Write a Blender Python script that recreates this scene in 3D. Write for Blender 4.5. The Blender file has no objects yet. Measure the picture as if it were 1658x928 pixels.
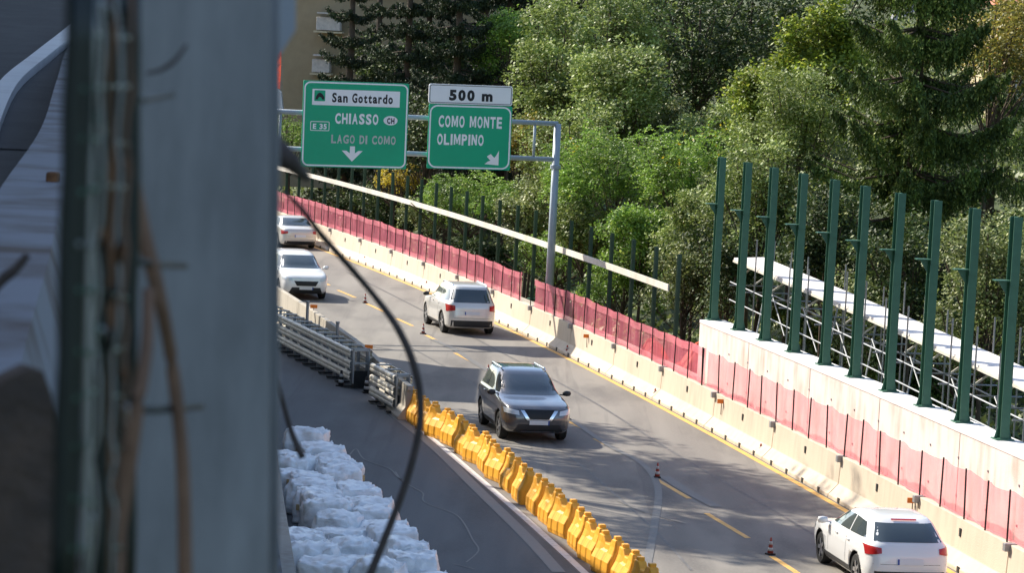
import bpy, bmesh, math, random
import numpy as np
from mathutils import Vector, Matrix
R = math.radians
rnd = random.Random(7)
NR = np.random.default_rng(11)
sc = bpy.context.scene
C = sc.collection
# ------------------------------------------------------------------ camera, sky, sun, exposure
F, ROLL, PITCH, H = 5000.0, 0.05, R(4.8), 10.8
cd = bpy.data.cameras.new('camera'); cam = bpy.data.objects.new('camera', cd); C.objects.link(cam)
cr, sr = math.cos(ROLL), math.sin(ROLL)
Rt, Up, Fw = Vector((1,0,0)), Vector((0,math.sin(PITCH),math.cos(PITCH))), Vector((0,math.cos(PITCH),-math.sin(PITCH)))
Xc, Yc, Zc = Rt*cr+Up*sr, -Rt*sr+Up*cr, -Fw
cam.matrix_world = Matrix(((Xc.x,Yc.x,Zc.x,0),(Xc.y,Yc.y,Zc.y,0),(Xc.z,Yc.z,Zc.z,H),(0,0,0,1)))
cd.sensor_width = 36; cd.lens = F/1658*36; cd.clip_start = .1; cd.clip_end = 3000
cd.dof.use_dof = True; cd.dof.focus_distance = 95; cd.dof.aperture_fstop = 9.0
sc.camera = cam
SUN_EL, SDIR = R(38), Vector((-.77,.64,0)).normalized()
w = bpy.data.worlds.new('World'); sc.world = w; w.use_nodes = True
sky = w.node_tree.nodes.new('ShaderNodeTexSky'); sky.sky_type = 'NISHITA'; sky.sun_disc = False
sky.sun_elevation = SUN_EL; sky.sun_rotation = math.atan2(SDIR.x, SDIR.y)
w.node_tree.links.new(sky.outputs[0], w.node_tree.nodes['Background'].inputs[0])
w.node_tree.nodes['Background'].inputs[1].default_value = .15
sl = bpy.data.lights.new('sun','SUN'); sl.energy = 5.0; sl.angle = R(.5); sl.color = (1,.93,.80)
so = bpy.data.objects.new('sun', sl); C.objects.link(so)
so.rotation_euler = (SDIR*math.cos(SUN_EL)+Vector((0,0,math.sin(SUN_EL)))).to_track_quat('Z','Y').to_euler()
sc.view_settings.view_transform = 'Standard'; sc.view_settings.look = 'None'
sc.view_settings.exposure = .78; sc.view_settings.gamma = 1
sc.cycles.max_bounces = 8; sc.cycles.transparent_max_bounces = 24

# ------------------------------------------------------------------ calibration helpers (pixel of a 1658x928 frame -> world point)
def ray(px, py):
    x, y = px-829, -(py-464)
    u, v = cr*x-sr*y, sr*x+cr*y
    return Vector((u, F*math.cos(PITCH)+v*math.sin(PITCH), v*math.cos(PITCH)-F*math.sin(PITCH)))
def G(px, py, z=0.):
    d = ray(px,py); t = (z-H)/d.z; return Vector((d.x*t, d.y*t, z))
def GY(px, py, Y):
    d = ray(px,py); t = Y/d.y; return Vector((d.x*t, Y, H+d.z*t))
BC = np.array([-3.33692040e-06, 2.58471467e-04, -1.68643701e-01, 2.02615880e+01])
def bt(Y):
    dx = float(np.polyval(np.polyder(BC), Y)); return Vector((dx,1,0)).normalized()
def B(Y, off=0, z=0):
    """point beside the road's right edge; off > 0 = to the right of it"""
    t = bt(Y); return Vector((float(np.polyval(BC,Y))+t.y*off, Y-t.x*off, z))
_ys = np.arange(20,240,.25); _p = np.array([B(y)[:2] for y in _ys]); _s = np.concatenate([[0],np.cumsum(np.hypot(*np.diff(_p,axis=0).T))])
def Y_at(s): return float(np.interp(s,_s,_ys))
def S_at(Y): return float(np.interp(Y,_ys,_s))
# ------------------------------------------------------------------ materials
def lin(c): return tuple(((v/12.92) if v<=.04045 else ((v+.055)/1.055)**2.4) for v in c)
def mat(name, col, rough=.7, var=.12, scale=3., metal=0., bump=0., bscale=None, coat=0., col2=None, spec=.4, stretch=None, detail=6):
    m = bpy.data.materials.new(name); m.use_nodes = True; nt = m.node_tree; L = nt.links
    b = nt.nodes['Principled BSDF']; b.inputs['Roughness'].default_value = rough; b.inputs['Metallic'].default_value = metal
    b.inputs['Coat Weight'].default_value = coat; b.inputs['Specular IOR Level'].default_value = spec
    tc = nt.nodes.new('ShaderNodeTexCoord'); mp = nt.nodes.new('ShaderNodeMapping'); L.new(tc.outputs['Object'], mp.inputs[0])
    if stretch: mp.inputs['Scale'].default_value = stretch
    n = nt.nodes.new('ShaderNodeTexNoise'); n.inputs['Scale'].default_value = scale; n.inputs['Detail'].default_value = detail; n.inputs['Roughness'].default_value = .65
    L.new(mp.outputs[0], n.inputs['Vector'])
    r = nt.nodes.new('ShaderNodeValToRGB'); L.new(n.outputs['Fac'], r.inputs[0])
    c2 = col2 or tuple(min(1,c*(1+var)) for c in col); c1 = tuple(c*(1-var) for c in col) if not col2 else col
    r.color_ramp.elements[0].position = .3; r.color_ramp.elements[1].position = .7
    r.color_ramp.elements[0].color = (*c1,1); r.color_ramp.elements[1].color = (*c2,1)
    L.new(r.outputs[0], b.inputs['Base Color'])
    if bump:
        n2 = nt.nodes.new('ShaderNodeTexNoise'); n2.inputs['Scale'].default_value = bscale or scale*6; n2.inputs['Detail'].default_value = 4
        L.new(mp.outputs[0], n2.inputs['Vector'])
        bp = nt.nodes.new('ShaderNodeBump'); bp.inputs['Strength'].default_value = bump; bp.inputs['Distance'].default_value = .03
        L.new(n2.outputs['Fac'], bp.inputs['Height']); L.new(bp.outputs[0], b.inputs['Normal'])
    return m
def stained(name, base, stain, amt=.5, sc1=.6, sc2=5, rough=.85, vert=True, bump=.3):
    """concrete with blotches, streaks and fine grain"""
    m = bpy.data.materials.new(name); m.use_nodes = True; nt = m.node_tree; L = nt.links; b = nt.nodes['Principled BSDF']
    b.inputs['Roughness'].default_value = rough; b.inputs['Specular IOR Level'].default_value = .25
    tc = nt.nodes.new('ShaderNodeNewGeometry')
    mp = nt.nodes.new('ShaderNodeMapping'); L.new(tc.outputs['Position'], mp.inputs[0]); mp.inputs['Scale'].default_value = (1,1,.18 if vert else 1)
    a = nt.nodes.new('ShaderNodeTexNoise'); a.inputs['Scale'].default_value = sc2; a.inputs['Detail'].default_value = 7; L.new(mp.outputs[0], a.inputs['Vector'])
    c = nt.nodes.new('ShaderNodeTexNoise'); c.inputs['Scale'].default_value = sc1; c.inputs['Detail'].default_value = 5; L.new(tc.outputs['Position'], c.inputs['Vector'])
    mu = nt.nodes.new('ShaderNodeMath'); mu.operation = 'MULTIPLY'; L.new(a.outputs['Fac'], mu.inputs[0]); L.new(c.outputs['Fac'], mu.inputs[1])
    r = nt.nodes.new('ShaderNodeMapRange'); r.inputs['From Min'].default_value = .2; r.inputs['From Max'].default_value = .42; r.inputs['To Max'].default_value = amt; L.new(mu.outputs[0], r.inputs['Value'])
    mx = nt.nodes.new('ShaderNodeMix'); mx.data_type = 'RGBA'; L.new(r.outputs[0], mx.inputs['Factor']); mx.inputs['A'].default_value = (*base,1); mx.inputs['B'].default_value = (*stain,1)
    L.new(mx.outputs['Result'], b.inputs['Base Color'])
    g = nt.nodes.new('ShaderNodeTexNoise'); g.inputs['Scale'].default_value = 30; L.new(tc.outputs['Position'], g.inputs['Vector'])
    bp = nt.nodes.new('ShaderNodeBump'); bp.inputs['Strength'].default_value = bump; bp.inputs['Distance'].default_value = .02; L.new(g.outputs['Fac'], bp.inputs['Height']); L.new(bp.outputs[0], b.inputs['Normal'])
    return m
def asphalt(name, base, light, dark):
    m = bpy.data.materials.new(name); m.use_nodes = True; nt = m.node_tree; L = nt.links; b = nt.nodes['Principled BSDF']
    b.inputs['Roughness'].default_value = .82; b.inputs['Specular IOR Level'].default_value = .35
    tc = nt.nodes.new('ShaderNodeNewGeometry')
    def nz(scale, stretch, det=5):
        mp = nt.nodes.new('ShaderNodeMapping'); mp.inputs['Rotation'].default_value = (0,0,R(-11)); mp.inputs['Scale'].default_value = stretch
        L.new(tc.outputs['Position'], mp.inputs[0]); n = nt.nodes.new('ShaderNodeTexNoise'); n.inputs['Scale'].default_value = scale; n.inputs['Detail'].default_value = det
        L.new(mp.outputs[0], n.inputs['Vector']); return n.outputs['Fac']
    def mix(fac, A, Bc):
        mx = nt.nodes.new('ShaderNodeMix'); mx.data_type = 'RGBA'; L.new(fac, mx.inputs['Factor'])
        for k, v in (('A',A),('B',Bc)):
            if isinstance(v, tuple): mx.inputs[k].default_value = (*v,1)
            else: L.new(v, mx.inputs[k])
        return mx.outputs['Result']
    def rng(v, a, b2, t=1.):
        r = nt.nodes.new('ShaderNodeMapRange'); r.inputs['From Min'].default_value = a; r.inputs['From Max'].default_value = b2; r.inputs['To Max'].default_value = t; L.new(v, r.inputs['Value']); return r.outputs[0]
    c1 = mix(rng(nz(.9,(1,.06,1)), .42,.62,.8), base, light)      # wheel tracks along the lane
    c2 = mix(rng(nz(.7,(1,.3,1),9), .48,.7,.85), c1, dark)           # patches
    c3 = mix(rng(nz(2.2,(1,.03,1),3), .6,.68,.5), c2, dark)          # seams and tyre marks
    c4 = mix(rng(nz(14,(1,1,1),6), .5,.75,.6), c3, light)         # aggregate
    L.new(c4, b.inputs['Base Color'])
    bp = nt.nodes.new('ShaderNodeBump'); bp.inputs['Strength'].default_value = .4; bp.inputs['Distance'].default_value = .01; L.new(nz(45,(1,1,1),2), bp.inputs['Height']); L.new(bp.outputs[0], b.inputs['Normal'])
    return m
def paint_worn(name, col, under, wear=.45):
    m = mat(name, col, .6, .05); nt = m.node_tree; L = nt.links; b = nt.nodes['Principled BSDF']
    g = nt.nodes.new('ShaderNodeNewGeometry'); n = nt.nodes.new('ShaderNodeTexNoise'); n.inputs['Scale'].default_value = 6; n.inputs['Detail'].default_value = 8; L.new(g.outputs['Position'], n.inputs['Vector'])
    r = nt.nodes.new('ShaderNodeMapRange'); r.inputs['From Min'].default_value = .5; r.inputs['From Max'].default_value = .68; r.inputs['To Max'].default_value = wear; L.new(n.outputs['Fac'], r.inputs['Value'])
    mx = nt.nodes.new('ShaderNodeMix'); mx.data_type = 'RGBA'; L.new(r.outputs[0], mx.inputs['Factor']); mx.inputs['A'].default_value = (*col,1); mx.inputs['B'].default_value = (*under,1)
    L.new(mx.outputs['Result'], b.inputs['Base Color']); return m
def foliage(name, a, b_, c=None, trans=.35, rough=.45, spec=.5):
    """leaf material: each leaf its own tint, some light passes through"""
    m = bpy.data.materials.new(name); m.use_nodes = True; nt = m.node_tree; L = nt.links; p = nt.nodes['Principled BSDF']
    p.inputs['Roughness'].default_value = rough; p.inputs['Specular IOR Level'].default_value = spec
    g = nt.nodes.new('ShaderNodeNewGeometry'); r = nt.nodes.new('ShaderNodeValToRGB'); L.new(g.outputs['Random Per Island'], r.inputs[0])
    e = r.color_ramp.elements; e[0].color = (*a,1); e[1].color = (*b_,1)
    if c: x = e.new(.93); x.color = (*b_,1); e[-1].color = (*c,1)
    n = nt.nodes.new('ShaderNodeTexNoise'); n.inputs['Scale'].default_value = .7; L.new(g.outputs['Position'], n.inputs['Vector'])
    h = nt.nodes.new('ShaderNodeHueSaturation'); mr = nt.nodes.new('ShaderNodeMapRange'); mr.inputs['From Min'].default_value = .3; mr.inputs['From Max'].default_value = .7; mr.inputs['To Min'].default_value = .5; mr.inputs['To Max'].default_value = 1.45
    L.new(n.outputs['Fac'], mr.inputs['Value']); L.new(mr.outputs[0], h.inputs['Value']); L.new(r.outputs[0], h.inputs['Color']); L.new(h.outputs[0], p.inputs['Base Color'])
    t = nt.nodes.new('ShaderNodeBsdfTranslucent'); L.new(h.outputs[0], t.inputs[0]); ms = nt.nodes.new('ShaderNodeMixShader'); ms.inputs[0].default_value = trans
    L.new(p.outputs[0], ms.inputs[1]); L.new(t.outputs[0], ms.inputs[2]); L.new(ms.outputs[0], nt.nodes['Material Output'].inputs[0]); return m
def netting(name, col, cover=.5, cell=None):
    m = bpy.data.materials.new(name); m.use_nodes = True; nt = m.node_tree; L = nt.links; p = nt.nodes['Principled BSDF']
    p.inputs['Base Color'].default_value = (*col,1); p.inputs['Roughness'].default_value = .6
    g = nt.nodes.new('ShaderNodeNewGeometry')
    t2 = nt.nodes.new('ShaderNodeBsdfTranslucent'); t2.inputs[0].default_value = (*col,1); m2 = nt.nodes.new('ShaderNodeMixShader'); m2.inputs[0].default_value = .45
    L.new(p.outputs[0], m2.inputs[1]); L.new(t2.outputs[0], m2.inputs[2])
    n = nt.nodes.new('ShaderNodeTexNoise'); n.inputs['Scale'].default_value = 2.2; n.inputs['Detail'].default_value = 6; L.new(g.outputs['Position'], n.inputs['Vector'])
    r = nt.nodes.new('ShaderNodeMapRange'); r.inputs['From Min'].default_value = .3; r.inputs['From Max'].default_value = .7; r.inputs['To Min'].default_value = cover-.07; r.inputs['To Max'].default_value = cover+.07; L.new(n.outputs['Fac'], r.inputs['Value'])
    t = nt.nodes.new('ShaderNodeBsdfTransparent'); ms = nt.nodes.new('ShaderNodeMixShader'); L.new(r.outputs[0], ms.inputs[0]); L.new(t.outputs[0], ms.inputs[1]); L.new(m2.outputs[0], ms.inputs[2])
    L.new(ms.outputs[0], nt.nodes['Material Output'].inputs[0]); return m
M = dict(
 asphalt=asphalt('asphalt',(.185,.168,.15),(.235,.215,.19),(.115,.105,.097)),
 asphalt_new=asphalt('asphalt_new',(.095,.10,.105),(.125,.13,.133),(.07,.073,.076)), asphalt_dark=mat('asphalt_dark',(.06,.06,.062),.9,.2,1.5,bump=.3,bscale=40),
 yellow_line=paint_worn('yellow_line',(.72,.40,.09),(.22,.19,.15)), white_line=paint_worn('white_line',(.62,.60,.58),(.25,.24,.23)),
 faded_line=paint_worn('faded_line',(.24,.24,.24),(.15,.14,.13),.9), ghost=paint_worn('ghost',(.15,.142,.133),(.135,.128,.12),.95),
 concrete=stained('concrete',(.60,.51,.40),(.44,.37,.29),.6,.5,4), concrete_old=stained('concrete_old',(.42,.38,.32),(.24,.21,.17),.7),
 wall=stained('wall',(.70,.66,.61),(.42,.34,.27),.75,.9,3.2), coping=stained('coping',(.72,.71,.70),(.55,.52,.5),.5,.8,3,vert=False),
 concrete_grey=stained('concrete_grey',(.20,.21,.235),(.085,.062,.052),.95,1.6,2,vert=False,bump=.0), concrete_edge=stained('concrete_edge',(.40,.36,.31),(.25,.2,.16),.5),
 grass=mat('grass',(.035,.05,.015),.95,.5,.8,bump=.6,bscale=9),
 green_steel=mat('green_steel',(.035,.12,.075),.45,.12,5,spec=.5), green_slim=mat('green_slim',(.035,.075,.045),.5,.15,5), green_dark=mat('green_dark',(.008,.014,.013),.5,.2,9),
 earth=mat('earth',(.055,.045,.042),.95,.5,9,bump=.6,bscale=20,col2=(.115,.08,.062)), seam=paint_worn('seam',(.10,.092,.085),(.18,.165,.15),.9), galv=mat('galv',(.34,.35,.36),.42,.14,4,metal=.65), galv_paint=mat('galv_paint',(.36,.41,.46),.5,.07,1.2,metal=.2), upright=mat('upright',(.235,.24,.255),.6,.25,4.0,metal=.1,stretch=(3,1,.7)), steel_dull=mat('steel_dull',(.30,.30,.30),.5,.2,6,metal=.4),
 rail=mat('rail',(.80,.74,.63),.55,.15,3,metal=.1), rust=mat('rust',(.16,.075,.035),.9,.5,12),
 dark=mat('dark',(.02,.02,.02),.7,.3,6), black=mat('black',(.012,.012,.013),.5,.2,6), rubber=mat('rubber',(.02,.02,.02),.85,.2,10),
 timber=mat('timber',(.50,.46,.38),.75,.22,.8,col2=(.70,.67,.60)), plank=mat('plank',(.50,.36,.19),.8,.25,8), deck=stained('deck',(.74,.70,.68),(.56,.50,.47),.6,1.0,2.5,vert=False),
 sign_green=mat('sign_green',(.002,.40,.21),.4,.06,1), sign_white=mat('sign_white',(.90,.90,.92),.4,.04,1), sign_black=mat('sign_black',(.015,.015,.02),.5,.1,1), sign_faded=mat('sign_faded',(.50,.55,.52),.5,.12,3),
 yellow=mat('yellow',(.90,.42,.035),.45,.10,3,spec=.5,bump=.1,bscale=8), orange=mat('orange',(.80,.20,.02),.5,.1,5),
 white_paint=mat('white_paint',(.78,.78,.78),.25,.02,1,coat=.8,spec=.5), silver=mat('silver',(.70,.68,.64),.28,.03,1,coat=.8,metal=.3), grey_paint=mat('grey_paint',(.13,.125,.13),.25,.04,1,coat=1,metal=.55), champagne=mat('champagne',(.66,.62,.55),.3,.03,1,coat=.7,metal=.25),
 glass=mat('glass',(.045,.06,.065),.05,.05,1,spec=1.0,coat=.5), trim=mat('trim',(.03,.03,.032),.5,.1,5), alloy=mat('alloy',(.45,.45,.46),.35,.05,5,metal=.8), chrome=mat('chrome',(.75,.76,.78),.15,.02,5,metal=1.),
 red_lens=mat('red_lens',(.42,.015,.015),.15,.05,5,coat=1), clear_lens=mat('clear_lens',(.62,.66,.70),.1,.05,5,coat=1,spec=1), plate=mat('plate',(.7,.72,.75),.5,.02,5), blue=mat('blue',(.03,.08,.35),.5,.02,5),
 cone_red=mat('cone_red',(.33,.05,.03),.6,.15,9), cone_white=mat('cone_white',(.52,.50,.49),.6,.1,9),
 sack=mat('sack',(.84,.85,.86),.3,.06,4,bump=1.,bscale=5.5,spec=.7),
 bark=mat('bark',(.09,.065,.045),.95,.35,5,bump=.7,bscale=15), bark_pale=mat('bark_pale',(.22,.17,.12),.95,.3,5,bump=.5), dry=mat('dry',(.20,.115,.075),.9,.3,10),dry_dark=mat('dry_dark',(.07,.055,.052),.9,.3,10),
 stucco=mat('stucco',(.37,.29,.18),.9,.08,2,bump=.1), cream=mat('cream',(.62,.52,.34),.9,.06,2), tiles=mat('tiles',(.42,.13,.07),.8,.3,6,bump=.6,bscale=5), roof_grey=mat('roof_grey',(.2,.2,.22),.8,.15,3), pink=mat('pink',(.55,.26,.17),.9,.1,2), shutter=mat('shutter',(.07,.045,.03),.7,.1,3), balcony=mat('balcony',(.62,.56,.50),.8,.15,6), pane=mat('pane',(.03,.035,.04),.1,.05,1,spec=.8),
 red_net=netting('red_net',(.97,.24,.33),.50), red_net_fold=netting('red_net_fold',(.97,.36,.42),.55), pale_net=netting('pale_net',(.97,.20,.28),.50), orange_net=netting('orange_net',(.85,.10,.02),.85),
 sheet=mat('sheet',(.30,.32,.36),.6,.08,1), tarp=mat('tarp',(.7,.72,.74),.6,.05,2),
 leaf_silver=foliage('leaf_silver',(0.095,0.149,0.024),(0.351,0.419,0.121),(0.750,0.750,0.486),.3,.55,.3),
 leaf_locust=foliage('leaf_locust',(0.081,0.162,0.020),(0.270,0.419,0.068),(0.567,0.648,0.135),.38,.5,.35),
 leaf_chestnut=foliage('leaf_chestnut',(0.081,0.135,0.019),(0.351,0.419,0.054),(0.750,0.648,0.081),.38,.55,.45),
 leaf_dark=foliage('leaf_dark',(0.024,0.046,0.014),(0.095,0.135,0.035),(0.351,0.365,0.121),.22,.6,.35),
 leaf_yellow=foliage('leaf_yellow',(0.230,0.230,0.034),(0.632,0.460,0.034),(0.750,0.517,0.023),.45,.5,.3),
 leaf_olive=foliage('leaf_olive',(0.068,0.108,0.024),(0.297,0.338,0.108),(0.750,0.743,0.405),.3,.55,.5),
 leaf_autumn=foliage('leaf_autumn',(0.135,0.149,0.027),(0.351,0.297,0.068),(0.567,0.270,0.068),.4,.5,.4),
 needle=foliage('needle',(0.030,0.061,0.014),(0.162,0.230,0.047),(0.513,0.540,0.149),.2,.6,.3),
 needle_dark=foliage('needle_dark',(0.016,0.030,0.014),(0.048,0.071,0.030),(0.115,0.132,0.052),.15,.6,.3),
)
# ------------------------------------------------------------------ mesh builder
class MB:
    def __init__(s): s.v, s.f = [], []
    def add(s, vs, fs):
        o = len(s.v); s.v += [tuple(v) for v in vs]; s.f += [tuple(i+o for i in f) for f in fs]; return s
    def box(s, c, size, ax=None, bevel=0):
        c = Vector(c); X, Y, Z = ax or (Vector((1,0,0)),Vector((0,1,0)),Vector((0,0,1)))
        a, b, d = size[0]/2, size[1]/2, size[2]/2
        vs = [c+X*(i*a)+Y*(j*b)+Z*(k*d) for k in (-1,1) for j in (-1,1) for i in (-1,1)]
        return s.add(vs, [(0,2,3,1),(4,5,7,6),(0,1,5,4),(2,6,7,3),(0,4,6,2),(1,3,7,5)])
    def beam(s, p, q, w_, h, up=Vector((0,0,1))):
        p, q = Vector(p), Vector(q); Y = (q-p).normalized(); X = Y.cross(up).normalized(); Z = X.cross(Y)
        return s.box((p+q)/2, (w_,(q-p).length,h), (X,Y,Z))
    def tube(s, pts, r, n=8, cap=True):
        pts = [Vector(p) for p in pts]; rs = r if isinstance(r,(list,tuple)) else [r]*len(pts); vs = []; fs = []
        for i, p in enumerate(pts):
            t = (pts[min(i+1,len(pts)-1)]-pts[max(i-1,0)]).normalized()
            a = t.cross(Vector((0,0,1)) if abs(t.z)<.9 else Vector((1,0,0))).normalized(); b = t.cross(a)
            vs += [p+(a*math.cos(k*2*math.pi/n)+b*math.sin(k*2*math.pi/n))*rs[i] for k in range(n)]
        for i in range(len(pts)-1):
            for k in range(n): fs.append((i*n+k,i*n+(k+1)%n,(i+1)*n+(k+1)%n,(i+1)*n+k))
        if cap: fs += [tuple(range(n))[::-1], tuple(range((len(pts)-1)*n,len(pts)*n))]
        return s.add(vs, fs)
    def prism(s, sec, path, ups=None, closed=True, cap=True):
        """sweep a section of (side, up) points along path; side = right of travel"""
        path = [Vector(p) for p in path]; n = len(sec); vs = []; fs = []
        for i, p in enumerate(path):
            t = (path[min(i+1,len(path)-1)]-path[max(i-1,0)]); t.z = 0; t.normalize(); X = Vector((t.y,-t.x,0))
            vs += [p+X*a+Vector((0,0,b)) for a, b in sec]
        m_ = n if closed else n-1
        for i in range(len(path)-1):
            for k in range(m_): fs.append((i*n+k,(i+1)*n+k,(i+1)*n+(k+1)%n,i*n+(k+1)%n))
        if cap and closed: fs += [tuple(range(n)), tuple(range((len(path)-1)*n,len(path)*n))[::-1]]
        return s.add(vs, fs)
    def revolve(s, prof, c=(0,0,0), n=16):
        vs = []; fs = []; c = Vector(c)
        for r, z in prof: vs += [c+Vector((r*math.cos(k*2*math.pi/n), r*math.sin(k*2*math.pi/n), z)) for k in range(n)]
        for i in range(len(prof)-1):
            for k in range(n): fs.append((i*n+k,i*n+(k+1)%n,(i+1)*n+(k+1)%n,(i+1)*n+k))
        fs += [tuple(range(n))[::-1], tuple(range((len(prof)-1)*n,len(prof)*n))]
        return s.add(vs, fs)
    def build(s, name, m, parent=None, origin=None, smooth=False, bevel=0):
        me = bpy.data.meshes.new(name); o_ = Vector(origin) if origin is not None else (parent.location if parent is not None and getattr(s,'world',True) else Vector((0,0,0)))
        me.from_pydata([tuple(Vector(v)-o_) for v in s.v], [], s.f); me.materials.append(M[m] if isinstance(m,str) else m)
        if smooth: me.polygons.foreach_set('use_smooth',[True]*len(me.polygons))
        me.update(); o = bpy.data.objects.new(name, me); C.objects.link(o)
        if parent is not None: o.parent = parent
        else: o.location = o_
        if bevel:
            b = o.modifiers.new('bevel','BEVEL'); b.width = bevel; b.segments = 2; b.limit_method = 'ANGLE'
        return o
    def L(s): s.world = False; return s      # vertices already local to the parent
def tag(o, label, cat, group=None, kind=None):
    if label: o['label'] = label
    if cat: o['category'] = cat
    if group: o['group'] = group
    if kind: o['kind'] = kind
    return o
def thing(name, label, cat, loc=(0,0,0), rz=0, group=None):
    o = bpy.data.objects.new(name, None); C.objects.link(o); o.location = loc; o.rotation_euler = (0,0,rz); o.empty_display_size = .2
    return tag(o, label, cat, group)
def copy_tree(o, parent=None):
    c = o.copy(); C.objects.link(c); c.parent = parent
    for ch in o.children: copy_tree(ch, c)
    return c
def struct(name, mb, m): o = mb.build(name, m); o['kind'] = 'structure'; return o
ORD = 'first second third fourth fifth sixth seventh eighth ninth tenth eleventh twelfth thirteenth fourteenth fifteenth sixteenth seventeenth eighteenth nineteenth twentieth'.split()
def od(i):
    if i < 20: return ORD[i]
    t = {2:'twenty',3:'thirty',4:'forty',5:'fifty',6:'sixty',7:'seventy'}[(i+1)//10]; u = (i+1)%10
    return t+'-'+ORD[u-1] if u else t[:-1]+'ieth'

# ================================================================== ground, road, markings
def height(x, y):
    t = np.clip(y,20,235); bx = np.polyval(BC,t); d = (x-bx)*.97
    z = np.where(d>2.2, -1.6*np.clip((d-2.2)/1.6,0,1), 0.)
    z = z + np.clip((d-7.5)*.36,0,30) + np.where(d>6,.35*np.sin(x*.5)*np.sin(y*.37),0)
    lf = np.clip((-14.5-d)/5,0,1)*3*(y>62) + np.clip((-21-d)*.25,0,16)
    return z + lf - .04
g = MB(); xs = np.concatenate([np.arange(-160,-40,12),np.arange(-40,60,1.6),np.arange(60,280,12)]); yy = np.concatenate([np.arange(-120,20,10),np.arange(20,250,2.),np.arange(250,700,16)])
XX, YY = np.meshgrid(xs,yy); ZZ = height(XX,YY); nx = len(xs)
g.v = list(map(tuple,np.stack([XX.ravel(),YY.ravel(),ZZ.ravel()],1))); g.f = [(j*nx+i,j*nx+i+1,(j+1)*nx+i+1,(j+1)*nx+i) for j in range(len(yy)-1) for i in range(nx-1)]
gr = struct('ground', g, 'grass'); gr.data.polygons.foreach_set('use_smooth',[True]*len(gr.data.polygons))
def ribbon(path, w_, z):
    m = MB(); path = [Vector((p.x,p.y,z)) for p in path]; vs = []
    for i, p in enumerate(path):
        t = (path[min(i+1,len(path)-1)]-path[max(i-1,0)]).normalized(); n = Vector((t.y,-t.x,0)); vs += [p-n*w_/2, p+n*w_/2]
    return m.add(vs, [(2*i,2*i+1,2*i+3,2*i+2) for i in range(len(path)-1)])
m = MB(); ys = list(range(20,232,3)); vs = []
for y in ys: vs += [B(y,-15.5,0), B(y,.8,0)]
m.add(vs, [(2*i,2*i+1,2*i+3,2*i+2) for i in range(len(ys)-1)]); struct('road', m, 'asphalt')
struct('edge_line', ribbon([B(y,-.40) for y in range(40,170,2)], .17, .004), 'yellow_line')
dp = [((547,470),(575,482)),((594,492),(622,505)),((642,516),(668,528)),((690,543),(715,556)),((737,572),(768,588)),((920,683),(955,700)),((963,711),(990,725)),((1060,775),(1116,808)),((1144,832),(1211,872)),((1250,902),(1305,938))]
m = MB()
for a, b in dp:
    q = ribbon([G(*a),G(*b)], .14, .004); m.add(q.v, q.f)
for a, b in (((828,627),(862,646)),((515,453),(533,462)),((485,438),(503,447))):
    q = ribbon([G(*a),G(*b)], .14, .004); m.add(q.v, q.f)
struct('lane_markings', m, 'yellow_line')
def smooth_path(pts, k=6):
    P = [Vector(p) for p in pts]; out = []
    for i in range(len(P)-1):
        a, b, c, d = P[max(i-1,0)], P[i], P[i+1], P[min(i+2,len(P)-1)]
        for j in range(k):
            t = j/k; out.append(.5*((2*b)+(c-a)*t+(2*a-5*b+4*c-d)*t*t+(3*b-a-3*c+d)*t**3))
    return out+[P[-1]]
wline = smooth_path([G(420,505),G(500,565),G(560,612),G(604,643),G(640,668),G(700,712),G(760,762),G(850,840),G(948,930),G(1010,990)])
struct('white_line', ribbon(wline[18:], .17, .008), 'white_line')
q = MB()
for pts, wd in (([(632,668),(700,722),(770,790),(850,868),(905,928)],.28),([(700,550),(735,566),(775,592),(810,612)],.22),([(925,680),(985,722),(1040,752),(1065,790),(1060,850),(1045,928)],.18),([(1075,772),(1110,795),(1160,822)],.3)):
    r_ = ribbon(smooth_path([G(*p) for p in pts]), wd, .012); q.add(r_.v, r_.f)
struct('faded_road_markings', q, 'ghost')
q = MB()
for pts in ([(566,738),(577,728),(590,745),(630,760),(645,775),(668,790),(685,800),(688,815),(735,833),(752,850),(765,875),(775,893),(755,912)],[(640,765),(648,777),(655,780)],[(735,915),(768,923)],[(1000,812),(1035,828),(1070,838),(1110,850)]):
    r_ = ribbon(smooth_path([G(*p) for p in pts],4), .035, .014); q.add(r_.v, r_.f)
struct('road_cracks', q, 'ghost')
struct('road_seam', ribbon(smooth_path([G(*p) for p in ((560,440),(690,506),(810,570),(950,645),(1092,734),(1250,826),(1420,930))]), .09, .004), 'seam')
struct('road_seam', ribbon(smooth_path([G(*p) for p in ((660,560),(760,618),(860,690),(960,770),(1060,860),(1120,925))]), .07, .004), 'seam')
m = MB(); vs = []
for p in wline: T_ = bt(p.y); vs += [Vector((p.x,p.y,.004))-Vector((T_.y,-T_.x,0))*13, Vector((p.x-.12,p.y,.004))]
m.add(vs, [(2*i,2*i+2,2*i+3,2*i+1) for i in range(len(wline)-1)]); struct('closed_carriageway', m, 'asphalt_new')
# low ledge behind the left part of the net, slab behind the wall
Y0, YW, YE = 50, 91.3, 205
m = MB().prism([(1.15,-.1),(1.15,.62),(1.55,.62),(1.55,-.1)], [B(y) for y in range(92,176,2)]); struct('concrete_ledge', m, 'concrete_old')
m = MB().prism([(1.95,-2.),(1.95,1.75),(2.9,1.75),(2.9,-2.)], [B(y) for y in range(48,92,2)]); struct('slab', m, 'coping')

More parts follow.
